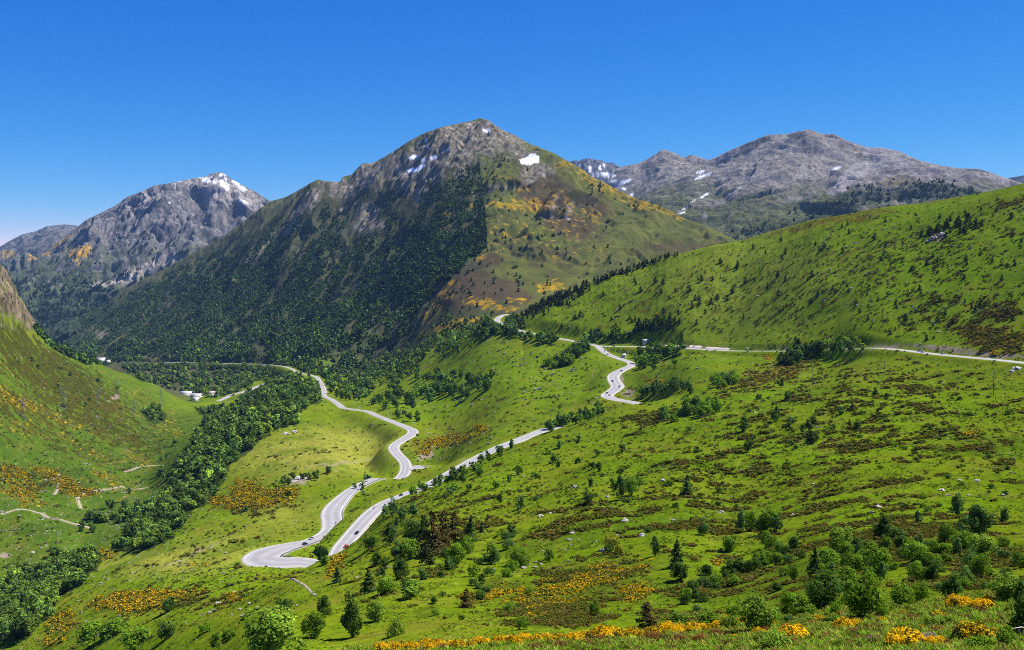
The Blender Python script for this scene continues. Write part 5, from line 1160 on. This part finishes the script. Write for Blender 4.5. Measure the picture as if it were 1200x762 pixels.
# houses in the valley
def house(px, py, wpx, hm, dep, rot, wallm, roofm, label, name='house', nwin=4, rh=.35):
    x, d, z = [float(q[0]) for q in at([px], [py])]; w = wpx*d/F/2; dp = dep/2
    r = empty(name, (x, d, z), rot, label, 'building')
    part('wall', boxq(-w, w, -dp, dp, -6, hm), wallm, r)
    rz = hm+dep*rh; e = .8
    V = np.array([(-w-e, -dp-e, hm-.2), (w+e, -dp-e, hm-.2), (w+e, 0, rz), (-w-e, 0, rz), (-w-e, dp+e, hm-.2), (w+e, dp+e, hm-.2),
                  (-w-e, -dp-e, hm+.15), (w+e, -dp-e, hm+.15), (w+e, 0, rz+.35), (-w-e, 0, rz+.35), (-w-e, dp+e, hm+.15), (w+e, dp+e, hm+.15)])
    Fq = np.array([(6,7,8,9),(9,8,11,10),(0,3,2,1),(3,4,5,2),(0,1,7,6),(4,10,11,5),(1,2,8,7),(2,5,11,8),(3,0,6,9),(4,3,9,10)])
    part('roof', (V, Fq), roofm, r)
    for k in range(nwin):
        cx = -w+(k+.5)*2*w/nwin
        for zz in ([1.2] if hm < 5 else [1.2, 4.2]):
            part('window', boxq(cx-.8, cx+.8, -dp-.12, -dp+.1, zz, zz+1.5), GLASSD, r)
    part('door', boxq(-w*.1-.6, -w*.1+.6, -dp-.15, -dp+.1, -.2, 2.1), WOODP, r)
house(219, 464, 13, 6, 16, -.08, WHITEW, SLATE, 'long low white building at the left end of the valley hamlet')
house(231, 466.5, 13, 5, 15, -.25, WHITEW, SLATE, 'pale roofed building in the middle of the valley hamlet')
house(230, 470, 6, 5, 9, .4, WHITEW, SLATE, 'small white building below the pale roofed one in the valley hamlet', nwin=2)
house(250, 464, 9, 6, 14, -.15, WHITEW, PINKR, 'white house with pinkish roof at the right of the valley hamlet', nwin=3)
house(119, 423.5, 9, 9, 14, .2, WHITEW, SLATE, 'white building at the left end of the far valley road', nwin=3)
house(127, 424, 4, 6, 10, .2, WHITEW, SLATE, 'small pale building beside the white one on the far valley road', nwin=2)
house(757, 402.5, 7, 3, 5, .1, CONC, SLATE, 'small stone hut above the road near the junction', 'stone_hut', 2)
house(731, 419, 3.5, 2.8, 4, .3, CONC, SLATE, 'tiny stone hut beside the road bends below the junction', 'stone_hut', 1)
# retaining walls beside the right road, faces leaned back to catch the sun
def at_line(L, px):
    q, _ = uw_pix(L[:, 0]/L[:, 1], L[:, 2]/L[:, 1]); return int(np.argmin(abs(q-px)))
UP = ROADS[0][1]
for a, b, h, lab in ((772, 789, 2.4, 'pale stone retaining wall above the right road, nearest the junction'), (800, 813, 2.8, 'pale stone retaining wall in the middle of the row above the right road'), (820, 846, 2.2, 'longest pale stone retaining wall above the right road')):
    j0, j1 = sorted((at_line(UP, a), at_line(UP, b))); Lw = UP[j0:j1+1]; T_, N_ = frame2(Lw)
    sgn = 1 if float(S.z(Lw[0, 0]+N_[0, 0]*18, Lw[0, 1]+N_[0, 1]*18)) > float(S.z(Lw[0, 0]-N_[0, 0]*18, Lw[0, 1]-N_[0, 1]*18)) else -1
    P = Lw.copy(); P[:, :2] += N_*6.6*sgn; c = P[len(P)//2].copy(); Q = P-c; n = len(Q); rj = np.random.default_rng(j0)
    V = np.zeros((n, 4, 3)); o2 = np.c_[N_*.35*sgn, np.zeros(n)]
    V[:, 0] = Q-o2-[0, 0, .6]; V[:, 1] = Q-o2+np.c_[N_*sgn*h*1.1, h+rj.normal(0, .12, n)]; V[:, 2] = V[:, 1]+2*o2; V[:, 3] = Q+o2+np.c_[N_*sgn*h*1.1, np.full(n, -.6)]
    idx = np.arange(n*4).reshape(n, 4); q = np.concatenate([np.stack([idx[:-1, k], idx[:-1, k+1], idx[1:, k+1], idx[1:, k]], -1) for k in range(3)]+[idx[:1, ::-1], idx[-1:]])
    o = link('retaining_wall', make_mesh('retaining_wall', V.reshape(-1, 3), q, CONC), label=lab, category='wall'); o.location = c

# ------------------------------------------------------------------ vehicles
def prism(prof, y0, y1, taper=0.0, ztop=None):
    """side profile [(x,z)] extruded across y; the top narrows by taper"""
    n = len(prof); zs = [p[1] for p in prof]; zb, zt = min(zs), max(zs); V = []
    for y, s in ((y0, 1), (y1, -1)):
        for x, z in prof: V.append((x, y+s*taper*(z-zb)/(zt-zb+1e-6), z))
    return V, n
def poly_obj(name, V, faces, mat, parent, bev=.0):
    import bmesh
    bm = bmesh.new(); vs = [bm.verts.new(p) for p in V]
    for f in faces: bm.faces.new([vs[i] for i in f])
    bmesh.ops.recalc_face_normals(bm, faces=bm.faces)
    if bev: bmesh.ops.bevel(bm, geom=[e for e in bm.edges], offset=bev, segments=2, affect='EDGES', clamp_overlap=True)
    me = bpy.data.meshes.new(name); bm.to_mesh(me); bm.free(); me.materials.append(mat)
    o = link(name, me, parent); return o
def pf(n): return [tuple(range(n)), tuple(range(2*n-1, n-1, -1))]+[(i, (i+1) % n, n+(i+1) % n, n+i) for i in range(n)]
def wheel_geo(x, y, r, w):
    V = []; n = 16
    for yy, rr in ((-w, r*.55), (-w, r*.92), (-w*.7, r), (w*.7, r), (w, r*.92), (w, r*.55)):
        for k in range(n): V.append((x+rr*math.cos(2*PI*k/n), y+yy, r+rr*math.sin(2*PI*k/n)))
    m = 6; Fq = [(i*n+k, i*n+(k+1) % n, ((i+1) % m)*n+(k+1) % n, ((i+1) % m)*n+k) for i in range(m) for k in range(n)]
    return np.array(V), np.array(Fq)
def hub_geo(x, y, r, w):
    V = [(x, y-w, r), (x, y+w, r)]; n = 12
    for yy in (-w, w):
        for k in range(n): V.append((x+r*.58*math.cos(2*PI*k/n), y+yy*.8, r+r*.58*math.sin(2*PI*k/n)))
    Fq = [(0, 2+k, 2+(k+1) % n, 0) for k in range(n)]
    tri = np.array([(0, 2+(k+1) % n, 2+k) for k in range(n)]+[(1, 2+n+k, 2+n+(k+1) % n) for k in range(n)])
    return np.array(V, float), tri
def car(loc, rz, pitch, paint, label, van=False):
    o = empty('car', loc, 0, label, 'car', 'cars on the mountain roads', .88); o.rotation_euler = (0, -pitch, rz)
    if van: body = [(-2.3,.35),(-2.35,.9),(-2.3,1.15),(1.35,1.15),(2.1,.95),(2.3,.7),(2.3,.35)]; cab = [(-2.28,1.15),(-2.2,1.85),(-1.9,1.95),(.6,1.95),(.85,1.85),(1.5,1.12)]
    else: body = [(-2.1,.34),(-2.15,.75),(-2.0,.95),(1.0,.92),(1.95,.78),(2.1,.6),(2.1,.34)]; cab = [(-1.75,.93),(-1.25,1.36),(-.95,1.45),(.1,1.46),(.35,1.38),(1.05,.92)]
    V, n = prism(body, -.88, .88, .10); poly_obj('body', V, pf(n), paint, o, .05)
    V, n = prism(cab, -.80, .80, .16); g = poly_obj('window_glass', V, pf(n), GLASSC, o, .03)
    zt = cab[2][1]; V, n = prism([(cab[1][0]+.15, zt-.03), (cab[1][0]+.25, zt+.035), (cab[4][0]-.12, zt+.035), (cab[4][0]+.02, zt-.03)], -.66, .66, .05); poly_obj('roof', V, pf(n), paint, o, .01)
    for x_ in (-1.3, 1.3):
        for y_ in (-.80, .80):
            w = part('wheel', wheel_geo(x_, y_, .32, .12), RUBBER, o, True); part('rim', hub_geo(x_, y_, .32, .13), STEEL, w)
    for y_ in (-.6, .6):
        part('headlight', boxq(2.0, 2.12, y_-.17, y_+.17, .62, .74), LAMPW, o); part('tail_light', boxq(-2.17, -2.05, y_-.15, y_+.15, .7, .85), REDL, o)
    return o
REDL = flat('red_lamp', (.35, .01, .01), .3, 0, .05, 2)
def paintm(n, c): return flat(n, c, .28, .0, .04, 2)
PRED, PBLK, PWHT, PGRY, PBLU = paintm('red_paint', (.55, .02, .03)), paintm('black_paint', (.015, .016, .02)), paintm('white_paint', (.75, .75, .74)), paintm('grey_paint', (.26, .27, .28)), paintm('blue_paint', (.03, .06, .16))
def on_road(L, px, py, lane, rev=False):
    q, r = uw_pix(L[:, 0]/L[:, 1], L[:, 2]/L[:, 1]); i = int(np.argmin(np.hypot(q-px, r-py))); i = min(max(i, 2), len(L)-3)
    T, Nn = frame2(L); t = (L[i+2]-L[i-2]); t = t/np.linalg.norm(t)
    if rev: t = -t
    p = L[i].copy(); p[:2] += Nn[i]*lane; p[2] += .105
    return Vector(p), math.atan2(t[1], t[0]), math.asin(t[2])
CARS = [('b',400.4,642,-1.8,0,PRED,'bright red car on the road end above the hairpin',0),('b',413,624.6,-2.0,1,PBLK,'black car on the straight just behind the red car',0),('b',353.5,645,3.5,0,PBLK,'dark car in the mouth of the hairpin',0),('b',368,631,-2.2,1,PGRY,'silver grey car leaving the hairpin beside the barrier',0),
 ('b',472,577,2.0,0,PBLK,'black car by the roadside trees at the top of the straight',0),('b',585,524,1.8,0,PBLU,'dark blue car alone on the middle road',0),('b',708,411,-2,0,PWHT,'white car just below the road junction',0),('b',714,415,2,1,PGRY,'grey car second below the road junction',0),('b',726,434,-2,0,PBLK,'dark car at the top of the lower bend',0),
 ('b',722,446,2,1,PBLK,'dark car upper of two in the middle of the lower bend',0),('b',722,453,-2,0,PBLU,'dark blue car lower of two in the middle of the lower bend',0),('b',712.5,460,2,1,PBLK,'dark car upper of two at the left turn of the lower bend',0),('b',711,463.5,-2,0,PGRY,'grey car lower of two at the left turn of the lower bend',0),
 ('u',1074,412,2,0,PGRY,'dark grey van leading the three vehicles on the right road',1),('u',1085,413.5,-2,1,PWHT,'white car between two others on the right road',0),('u',1102.5,415.5,2,0,PGRY,'grey car last of three on the right road',0),('u',720,405.5,-3,0,PBLK,'dark parked car at the pull-out right of the junction',0)]
for rd_, px, py, lane, rev, pm, lab, van in CARS:
    p, rz_, pt = on_road(HAIR if rd_ == 'b' else UP, px, py, lane, rev); car(p, rz_, pt, pm, lab, bool(van))
# motorcycles and their riders
def skin_person(name, joints, edges, loc, rz, mat, label, cat='person'):
    me = bpy.data.meshes.new(name); me.from_pydata([j[:3] for j in joints], edges, [])
    o = bpy.data.objects.new(name, me); COL.objects.link(o); me.materials.append(mat)
    sk_ = o.modifiers.new('skin', 'SKIN'); sub = o.modifiers.new('sub', 'SUBSURF'); sub.levels = sub.render_levels = 1
    for i, j in enumerate(joints): me.skin_vertices[0].data[i].radius = (j[3], j[3])
    me.skin_vertices[0].data[0].use_root = True
    o.location = loc; o.rotation_euler = (0, 0, rz); o['label'] = label; o['category'] = cat; return o
LEATH = flat('dark_leather', (.03, .03, .035), .5, 0, .2, 6)
SKINM = flat('rider_suit', (.05, .05, .06), .6, 0, .2, 6)
def biker(px, py, lane, rev, lab, pm, rlab, helm):
    p, rz_, pt = on_road(HAIR, px, py, lane, rev)
    o = empty('motorcycle', p, rz_, lab, 'motorcycle', 'motorcycles on the lower road')
    V, n = prism([(-.75,.75),(-.55,.92),(.0,.82),(.25,1.02),(.55,.95),(.62,.7),(.2,.35),(-.35,.35)], -.17, .17, .04); poly_obj('body', V, pf(n), pm, o, .03)
    part('wheel', wheel_geo(-.72, 0, .32, .08), RUBBER, o, True); part('wheel', wheel_geo(.75, 0, .32, .06), RUBBER, o, True)
    part('fork', joinq([bar((.75, -.1, .32), (.5, -.1, .98), .035), bar((.75, .1, .32), (.5, .1, .98), .035)]), STEEL, o)
    part('handlebar', bar((.45, -.38, 1.03), (.45, .38, 1.03), .03), DARKM, o); part('seat', boxq(-.7, -.02, -.14, .14, .86, .95), LEATH, o); part('headlight', boxq(.6, .72, -.09, .09, .85, 1.0), LAMPW, o)
    J = [(-.25,0,.98,.15),(-.16,0,1.2,.16),(-.04,0,1.42,.17),(.02,0,1.54,.07),(.06,0,1.66,.105),(.07,0,1.76,.085)]
    E = [(0,1),(1,2),(2,3),(3,4),(4,5)]
    for s in (-1, 1):
        k = len(J); J += [(-.02,s*.2,1.42,.075),(.14,s*.30,1.2,.05),(.42,s*.30,1.08,.04),(.47,s*.27,1.06,.035)]; E += [(2,k),(k,k+1),(k+1,k+2),(k+2,k+3)]
        k = len(J); J += [(-.18,s*.14,.95,.10),(.18,s*.22,.82,.075),(-.08,s*.22,.45,.05),(.05,s*.23,.40,.04)]; E += [(0,k),(k,k+1),(k+1,k+2),(k+2,k+3)]
    r = skin_person('person', J, E, p, rz_, SKINM, rlab); r['group'] = 'motorcycle riders'
    hv = [( .07+.135*math.cos(a)*math.cos(b), .125*math.sin(a)*math.cos(b), 1.71+.15*math.sin(b)) for b in np.linspace(-1.5, 1.5, 7) for a in np.linspace(0, 2*PI, 12, endpoint=False)]
    hf = [(i*12+k, i*12+(k+1) % 12, (i+1)*12+(k+1) % 12, (i+1)*12+k) for i in range(6) for k in range(12)]
    part('helmet', (np.array(hv), np.array(hf)), helm, r, True)
biker(386.6, 614.5, 2.0, 0, 'black motorcycle leading on the lower road after the hairpin', PBLK, 'person in a dark suit and white helmet riding the leading lower motorcycle', PWHT)
biker(385.7, 620.5, 2.0, 0, 'black motorcycle following on the lower road after the hairpin', PBLK, 'person in a dark suit and white helmet riding the following lower motorcycle', PWHT)
biker(439.5, 594, 2.0, 1, 'white motorcycle in the left lane of the straight above the red car', PWHT, 'person in a dark suit riding the white motorcycle above the red car', PWHT)
biker(445.4, 592, -2.0, 1, 'dark motorcycle in the right lane of the straight above the red car', PBLK, 'person in a dark suit riding the dark motorcycle on the straight', PWHT)
log('roads and things')

# ------------------------------------------------------------------ boulders
ROCKMAT = flat('lichen_rock', (.34, .31, .27), .9, 0, .3, 1.5)
def rock_mesh(i):
    rng = np.random.default_rng(60+i); n1, n2 = 9, 12; V = []
    sd_ = rng.uniform(0, 50)
    for a in range(n1):
        for b in range(n2):
            th = PI*(a+.5)/n1; ph = 2*PI*b/n2; d_ = np.array([math.sin(th)*math.cos(ph), math.sin(th)*math.sin(ph), math.cos(th)])
            r = .5*(1+.45*float(pn(d_[0]*1.3+sd_, d_[1]*1.3+d_[2]*1.1, 5))+.2*float(pn(d_[0]*3+sd_, d_[1]*3+d_[2]*2.7, 8))); V.append(d_*r*np.array([1.2, .9, .7]))
    q = [(a*n2+b, a*n2+(b+1) % n2, (a+1)*n2+(b+1) % n2, (a+1)*n2+b) for a in range(n1-1) for b in range(n2)]
    tri = [tuple(range(n2))[::-1], tuple(range((n1-1)*n2, n1*n2))]
    me = bpy.data.meshes.new('boulder'); me.from_pydata([tuple(v_) for v_ in V], [], [tuple(f) for f in q]+tri); me.materials.append(ROCKMAT); return me
RK = [rock_mesh(i) for i in range(5)]
BL = [(634,605.5,7,'pale boulder on the open slope left of a smaller one'),(645,602,4,'small pale boulder right of a larger one on the open slope'),(732,611,9,'largest pale boulder, flat topped, on the middle slope below the dense clump'),(777,563.5,6,'pale boulder above the lone pointed tree with a shadow'),(674,571,6,'pale boulder beside the tree alone left of the dense clump'),(712,583,5,'pale boulder at the foot of the dense clump'),(845,601,7,'flat pale slab on bright grass left of the wide leafy clump'),(1030,595,8,'pale boulder on the grass right of the wide leafy clump'),(1104,575,7,'pale boulder on the grass left of the tall right group'),(1145,564,6,'pale flat rock above the tall right group'),(1125,563,5,'small pale rock left of the flat rock above the tall group'),(930,605,6,'pale rock just right of the wide leafy clump'),(825,685,7,'pale boulder beside a dark bush near the bright bushes'),(752,628,8,'pale rock near the blossoming tree'),
 (634,662,4,'small pale rock beneath the narrower leafy tree'),(706,646,8,'grey rock under the dark bush by the blossoming tree'),(1192,433,10,'broad pale rock outcrop near the right edge below the road'),(1186,436,6,'lower pale rock beside the broad outcrop near the right edge'),(38,648,5,'white boulder on the left valley meadow, alone'),(256,708,8,'pale boulder beside the yellow bush above the large pale tree'),(274,695,5,'pale boulder above the yellow bush near the large pale tree'),
 (350,562,9,'pale rock outcrop on the terrace edge, left of two'),(358,560,8,'pale rock outcrop on the terrace edge, right of two'),(344,565,7,'pale rock at the lower end of the terrace outcrop'),(335,509,7,'pale dry stone rocks at the left above the terrace'),(345,507,8,'pale dry stone rocks at the right above the terrace'),(1095,280,9,'largest grey rock by the pine row below the right skyline'),(1103,276,8,'grey rock right of the largest one by the pine row'),(1088,283,6,'lowest grey rock by the pine row below the right skyline')]
bx_, bd_, bz_ = at([b[0] for b in BL], [b[1] for b in BL]); rb_ = np.random.default_rng(71)
for (px, py, s, lab), x, d, z in zip(BL, bx_, bd_, bz_):
    if not np.isfinite(d): continue
    o = link('boulder', RK[int(rb_.integers(0, 5))], label=lab, category='boulder'); k = s*d/F; o.location = (x, d, z+k*.08); o.scale = (k*1.0, k, k*rb_.uniform(.7, 1)); o.rotation_euler = (0, 0, rb_.uniform(0, 6))
def stone_tpl(i):
    rng = np.random.default_rng(300+i); V, F_ = boxq(-.5, .5, -.45, .45, -.3, .45); V = V+rng.normal(0, .13, V.shape); return V[F_].reshape(-1, 3), rng.normal(0, 1, 6)
stt = [stone_tpl(i) for i in range(6)]
sw = (1-MT)*area*(Y > 200)*(Y < 1700)*np.clip(.15+blobs(PX, PY, [(140,610,90,60,0,1),(70,640,90,60,0,1),(600,430,140,50,-10,.9),(130,480,90,50,20,.8),(1060,330,140,60,0,.5),(220,690,80,40,0,.8),(560,500,60,20,-15,.8)]), 0, 1)*(rd > 2)*sstep(.1, .4, fbm(X/24, Y/20, 3, 833))
x, y, z = grid_pick(sw, 1500); n = len(x)
merge('scattered_stones', stt, x, y, z-.05, rngw.uniform(.4, 1.2, n)*np.clip(y/600, .6, 1.8), rngw.uniform(.9, 1.6, n), np.tile(np.array([[.27, .255, .225]]), (n, 1)), STUFFLEAF, rngw, .12)

# ------------------------------------------------------------------ the near bank: flowering broom, heather, small shrubs, grass
def broom_mesh(i, dens):
    rng = np.random.default_rng(1200+i); n = 2300
    a = rng.uniform(0, 2*PI, n); r = np.sqrt(rng.uniform(0, 1, n))*.56; lump = 1+.3*np.array([float(q) for q in pn(np.cos(a)*r*4+i*9, np.sin(a)*r*4, 17)])
    top = (.50*np.sqrt(np.clip(1-(r/.6)**2, 0, 1))+.06)*lump; h = top*np.sqrt(rng.uniform(.05, 1.05, n))
    p = np.stack([np.cos(a)*r, np.sin(a)*r, h], 1); nor = nrm(np.stack([np.cos(a)*r*1.4, np.sin(a)*r*1.4, np.full(n, .5)], 1)+rng.normal(size=(n, 3))*.4)
    V = quads_at(p, nor, .042, rng); fl = (h/top > .62) & (rng.uniform(size=n) < dens) & (pn(p[:, 0]*3.5+i*3, p[:, 1]*3.5, 23) > -.35)
    c = np.where(fl[:, None], np.array([[.72, .44, .010]]), np.array([[.055, .075, .012]]))*np.exp(.22*rng.normal(size=n))[:, None]
    return make_mesh('broom_bush', V, qfaces(len(V)), LEAF, face_col=np.clip(c, 0, .85))
BM = [broom_mesh(i, d_) for i, d_ in enumerate((.95, .9, .8, .6, .35))]
def ground_pt(px, py):
    x, d, z = at([px], [py]); return float(x[0]), float(d[0]), float(z[0])
rf = np.random.default_rng(88)
def put_broom(px, py, wpx, lab, grp=None, k=None, hs=1.0):
    x, d, z = ground_pt(px, py)
    if not np.isfinite(d): return
    s = wpx*d/F/1.1; o = link('broom_bush', BM[int(rf.integers(0, 4)) if k is None else k], label=lab, category='bush', group=grp)
    o.location = (x, d, z-.04*s); o.scale = (s, s, s*hs); o.rotation_euler = (0, 0, rf.uniform(0, 6))
for px, py, w, lab in [(1062,758,50,'large bright yellow broom bush at the bottom, left of the dry grass'),(1098,757,28,'small yellow broom bush right of the dry grass at the bottom'),(1142,751,50,'big half flowered broom bush right of the bottom, beside the dark juniper'),(1172,748,28,'half flowered broom bush touching the dark juniper'),(990,737,30,'flat yellow broom bush on the bank above the purple heather'),(1004,735,22,'small yellow broom bush right of the flat one above the heather'),(930,748,38,'low yellow broom bush left of the purple heather'),(1125,712,34,'yellow broom bush on the crest of the bank right of the thicket'),(1152,714,30,'yellow broom bush at the right end of the bank crest'),(1160,708,24,'small yellow broom bush behind the one at the right end of the crest')]:
    put_broom(px, py, w, lab, None, 3 if 'half' in lab else int(rf.integers(0, 3)), .85)
crest_px = np.arange(440, 880, 5.5)
for px in crest_px:
    cpy = np.interp(px, [370, 600, 800, 1000, 1200], [764, 750, 738, 712, 690]); mid = 700 < px < 800
    put_broom(px+rf.normal(0, 3), cpy+rf.uniform(1.5, 6), rf.uniform(14, 30 if mid else 22), 'yellow broom bush in the flowering strip along the crest of the near bank', 'broom strip on the bank crest', None, rf.uniform(.7, 1.1))
for px, py in [(500,757),(530,759),(890,744),(860,748),(1100,724),(1060,722),(1035,730),(820,752),(960,728),(905,733),(1080,738)]:
    put_broom(px, py, rf.uniform(12, 22), 'small yellow broom bush dotted on the face of the near bank', 'dotted broom on the bank', None, .8)
def heather_mesh(i, col):
    rng = np.random.default_rng(1400+i); V, t = crown_shrub(rng, 1200, .05, nclump=14); V[:, 2] *= .6
    return make_mesh('heather', V, qfaces(len(V)), LEAF, face_col=tintcol(col, t, .3, .1, rng))
HM = heather_mesh(0, (.17, .045, .13)); HB = heather_mesh(1, (.16, .085, .025)); HG = heather_mesh(2, (.36, .27, .20)); HD = heather_mesh(3, (.135, .185, .020))
for px, py, w, me, lab, cat in [(1022,750,18,HM,'purple flowering heather left of the large yellow broom','heather'),(1034,748,16,HM,'purple flowering heather touching the large yellow broom','heather'),(970,742,12,HM,'small reddish purple heather between yellow broom patches','heather'),
   (1086,752,30,HG,'pale dry grass clump between two yellow brooms at the bottom','dry grass')]:
    x, d, z = ground_pt(px, py); s = w*d/F/1.2; o = link('heather_clump' if cat == 'heather' else 'dry_grass_clump', me, label=lab, category=cat); o.location = (x, d, z-.03); o.scale = (s, s, s*.9)
q = spots(('p',[(480,762),(600,754),(800,742),(880,738),(1000,716),(1200,694),(1200,762)]), 280, rf, 5.0); X_, D_, Z_ = at(q[:, 0], q[:, 1])
for (px, py), x, d, z in zip(q, X_, D_, Z_):
    if not np.isfinite(d): continue
    w = rf.uniform(10, 26); s = w*d/F/1.2; o = link('heath_shrub', [HB, HD, HD, HD, HD][int(rf.integers(0, 5))], label='low brown green heath shrub on the face of the near bank', category='shrub', group='heath shrubs on the near bank')
    o.location = (x, d, z-.05*s); o.scale = (s, s, s*rf.uniform(.5, .9)); o.rotation_euler = (0, 0, rf.uniform(0, 6))
for px, py, hp, wp, kind, lab in [(909,760,24,40,'pale','bright green shrub at the bottom edge left of the purple heather'),(1095,735,16,26,'pale','bright green plant in the middle of the bank'),(1110,733,14,20,'leafy','small green plant right of the bright green plant on the bank'),(1020,728,10,14,'pale','tiny bright shrub on the bank below the large bright tree'),(1195,745,60,40,'dark','dark juniper bush filling the lower right corner'),(1178,757,30,30,'leafy','green bush in front of the dark juniper at the lower right'),(1196,712,40,26,'dark','upper dark juniper bush at the right edge'),(1150,762,18,40,'leafy','low leafy plant under the half flowered broom'),(985,760,12,22,'leafy','low plant at the bottom edge below the heather'),(870,762,12,26,'pale','low bright plant at the bottom edge left of the shrub')]:
    x, d, z = ground_pt(px, min(py, 761.5))
    if np.isfinite(d): put_shrub(x, d, z, hp*d/F, wp*d/F, kind, lab, None, 40)
x, d, z = ground_pt(1186, 745)
br = [tube([(0, 0, .0), (-.1, -.5, .5), (-.35, -.7, .62), (-.75, -.8, .60)], [.03, .028, .02, .008], 6), tube([(-.1, -.5, .5), (.05, -.7, .7), (.25, -.8, .72)], [.02, .015, .006], 5), tube([(-.35, -.7, .62), (-.45, -.72, .5), (-.6, -.75, .46)], [.014, .01, .004], 5)]
V_, F_ = joinq(br); o = link('dead_branch', make_mesh('dead_branch', V_, F_, flat('bare_wood', (.45, .38, .32), .9, 0, .2, 8), True), label='bare pale dead branch sticking out of the dark juniper', category='branch'); o.location = (x, d-.3, z+.1); o.scale = (.55,)*3
# grass blades on the near bank
def tuft(i):
    rng = np.random.default_rng(1500+i); n = 12; V = []
    for k in range(n):
        a = rng.uniform(0, 2*PI); b = rng.uniform(0, .35); l = rng.uniform(.55, 1); w = .045; c, s_ = math.cos(a), math.sin(a); p = np.array([rng.normal(0, .1), rng.normal(0, .1), 0])
        t1 = p+np.array([c*b*.4, s_*b*.4, l*.55]); t2 = p+np.array([c*b*1.4, s_*b*1.4, l]); wv = np.array([-s_, c, 0])*w
        V += [p-wv, p+wv, t1+wv*.8, t1-wv*.8, t1-wv*.8, t1+wv*.8, t2+wv*.1, t2-wv*.1]
    return np.array(V), rng.normal(0, 1, 2*n)
tt_ = [tuft(i) for i in range(6)]
gw = (.15+area)*(Y < 48)*(Y > 5)*(PX > 200)*(PX < 1400)*np.where((PX > 330) & (PX < 1230) & (PY < 775), 1, .35)
x, y, z = grid_pick(gw, 19000); n = len(x)
gc = np.where(rngw.uniform(size=(n, 1)) < .55, np.array([[.16, .29, .018]]), np.array([[.27, .29, .04]])); gc = np.where(rngw.uniform(size=(n, 1)) < .15, np.array([[.12, .07, .025]]), gc)
merge('bank_grass', tt_, x, y, z-.01, rngw.uniform(.05, .16, n), rngw.uniform(1.2, 2.2, n), gc, STUFFLEAF, rngw, .25)
log('foreground', COUNT)
# ------------------------------------------------------------------ mountain air
hv, hf = boxq(-9500, 9500, -400, 13500, -640, 1060)
hm_, N, L = newmat('haze')
ho = N.new('ShaderNodeOutputMaterial'); hvn = N.new('ShaderNodeVolumePrincipled')
hvn.inputs['Color'].default_value = (.30, .56, 1.0, 1); hvn.inputs['Density'].default_value = 1.6e-5; hvn.inputs['Anisotropy'].default_value = .0
L.new(hvn.outputs[0], ho.inputs['Volume'])
link('haze', make_mesh('haze', hv, hf, hm_), kind='stuff')
# ------------------------------------------------------------------ camera, sun, sky, view
cam = bpy.data.cameras.new('camera'); cam_o = bpy.data.objects.new('camera', cam); COL.objects.link(cam_o)
cam.sensor_fit = 'HORIZONTAL'; cam.angle_x = 2*math.atan(600/F); cam.clip_start = .5; cam.clip_end = 60000
cam_o.location = (0, 0, 0); cam_o.rotation_euler = (PI/2-TH, 0, 0)
scene.camera = cam_o
SUN_EL, SUN_AZ = math.radians(54), math.radians(72)     # azimuth clockwise from +Y (straight ahead): the sun stands to the right, a little ahead
sd = Vector((math.sin(SUN_AZ)*math.cos(SUN_EL), math.cos(SUN_AZ)*math.cos(SUN_EL), math.sin(SUN_EL)))
sun = bpy.data.lights.new('sun', 'SUN'); sun.energy = 5.0; sun.angle = math.radians(.5); sun.color = (1.0, .955, .88)
sun_o = bpy.data.objects.new('sun', sun); COL.objects.link(sun_o); sun_o.rotation_euler = sd.to_track_quat('Z', 'Y').to_euler()
SKY_GRADE = ((.364, 2.0), (.55, 1.0), (7.26, .4))
wd = bpy.data.worlds.new('World'); scene.world = wd; wd.use_nodes = True
N, L = wd.node_tree.nodes, wd.node_tree.links; N.clear()
wo = N.new('ShaderNodeOutputWorld'); bg = N.new('ShaderNodeBackground'); sk = N.new('ShaderNodeTexSky')
sk.sky_type = 'NISHITA'; sk.sun_disc = False; sk.sun_elevation = SUN_EL; sk.sun_rotation = SUN_AZ
sk.altitude = 3600; sk.air_density = .85; sk.dust_density = .0; sk.ozone_density = 4.0
hs = N.new('ShaderNodeHueSaturation'); hs.inputs['Saturation'].default_value = 1.12
L.new(sk.outputs[0], hs.inputs['Color']); sx = N.new('ShaderNodeSeparateColor'); cx = N.new('ShaderNodeCombineColor'); L.new(hs.outputs[0], sx.inputs[0])
for i_, (mul_, pw_) in enumerate(SKY_GRADE):
    m_ = N.new('ShaderNodeMath'); m_.operation = 'MULTIPLY'; m_.inputs[1].default_value = mul_; p_ = N.new('ShaderNodeMath'); p_.operation = 'POWER'; p_.inputs[1].default_value = pw_
    L.new(sx.outputs[i_], m_.inputs[0]); L.new(m_.outputs[0], p_.inputs[0]); L.new(p_.outputs[0], cx.inputs[i_])
L.new(cx.outputs[0], bg.inputs['Color'])
bg.inputs['Strength'].default_value = .09; L.new(bg.outputs[0], wo.inputs['Surface'])
vs = scene.view_settings; vs.view_transform = 'Standard'; vs.look = 'None'; vs.exposure = 1.02; vs.gamma = 1.0; vs.use_curve_mapping = False
scene.display_settings.display_device = 'sRGB'
cy = scene.cycles
cy.max_bounces = 4; cy.diffuse_bounces = 2; cy.glossy_bounces = 1; cy.transmission_bounces = 2; cy.transparent_max_bounces = 4; cy.volume_bounces = 0
cy.caustics_reflective = False; cy.caustics_refractive = False; cy.sample_clamp_indirect = 4.0
cy.filter_width = .95; cy.use_denoising = False; cy.denoiser = 'OPENIMAGEDENOISE'; cy.denoising_input_passes = 'RGB_ALBEDO_NORMAL'; cy.denoising_prefilter = 'ACCURATE'; cy.use_adaptive_sampling = False
log('done')
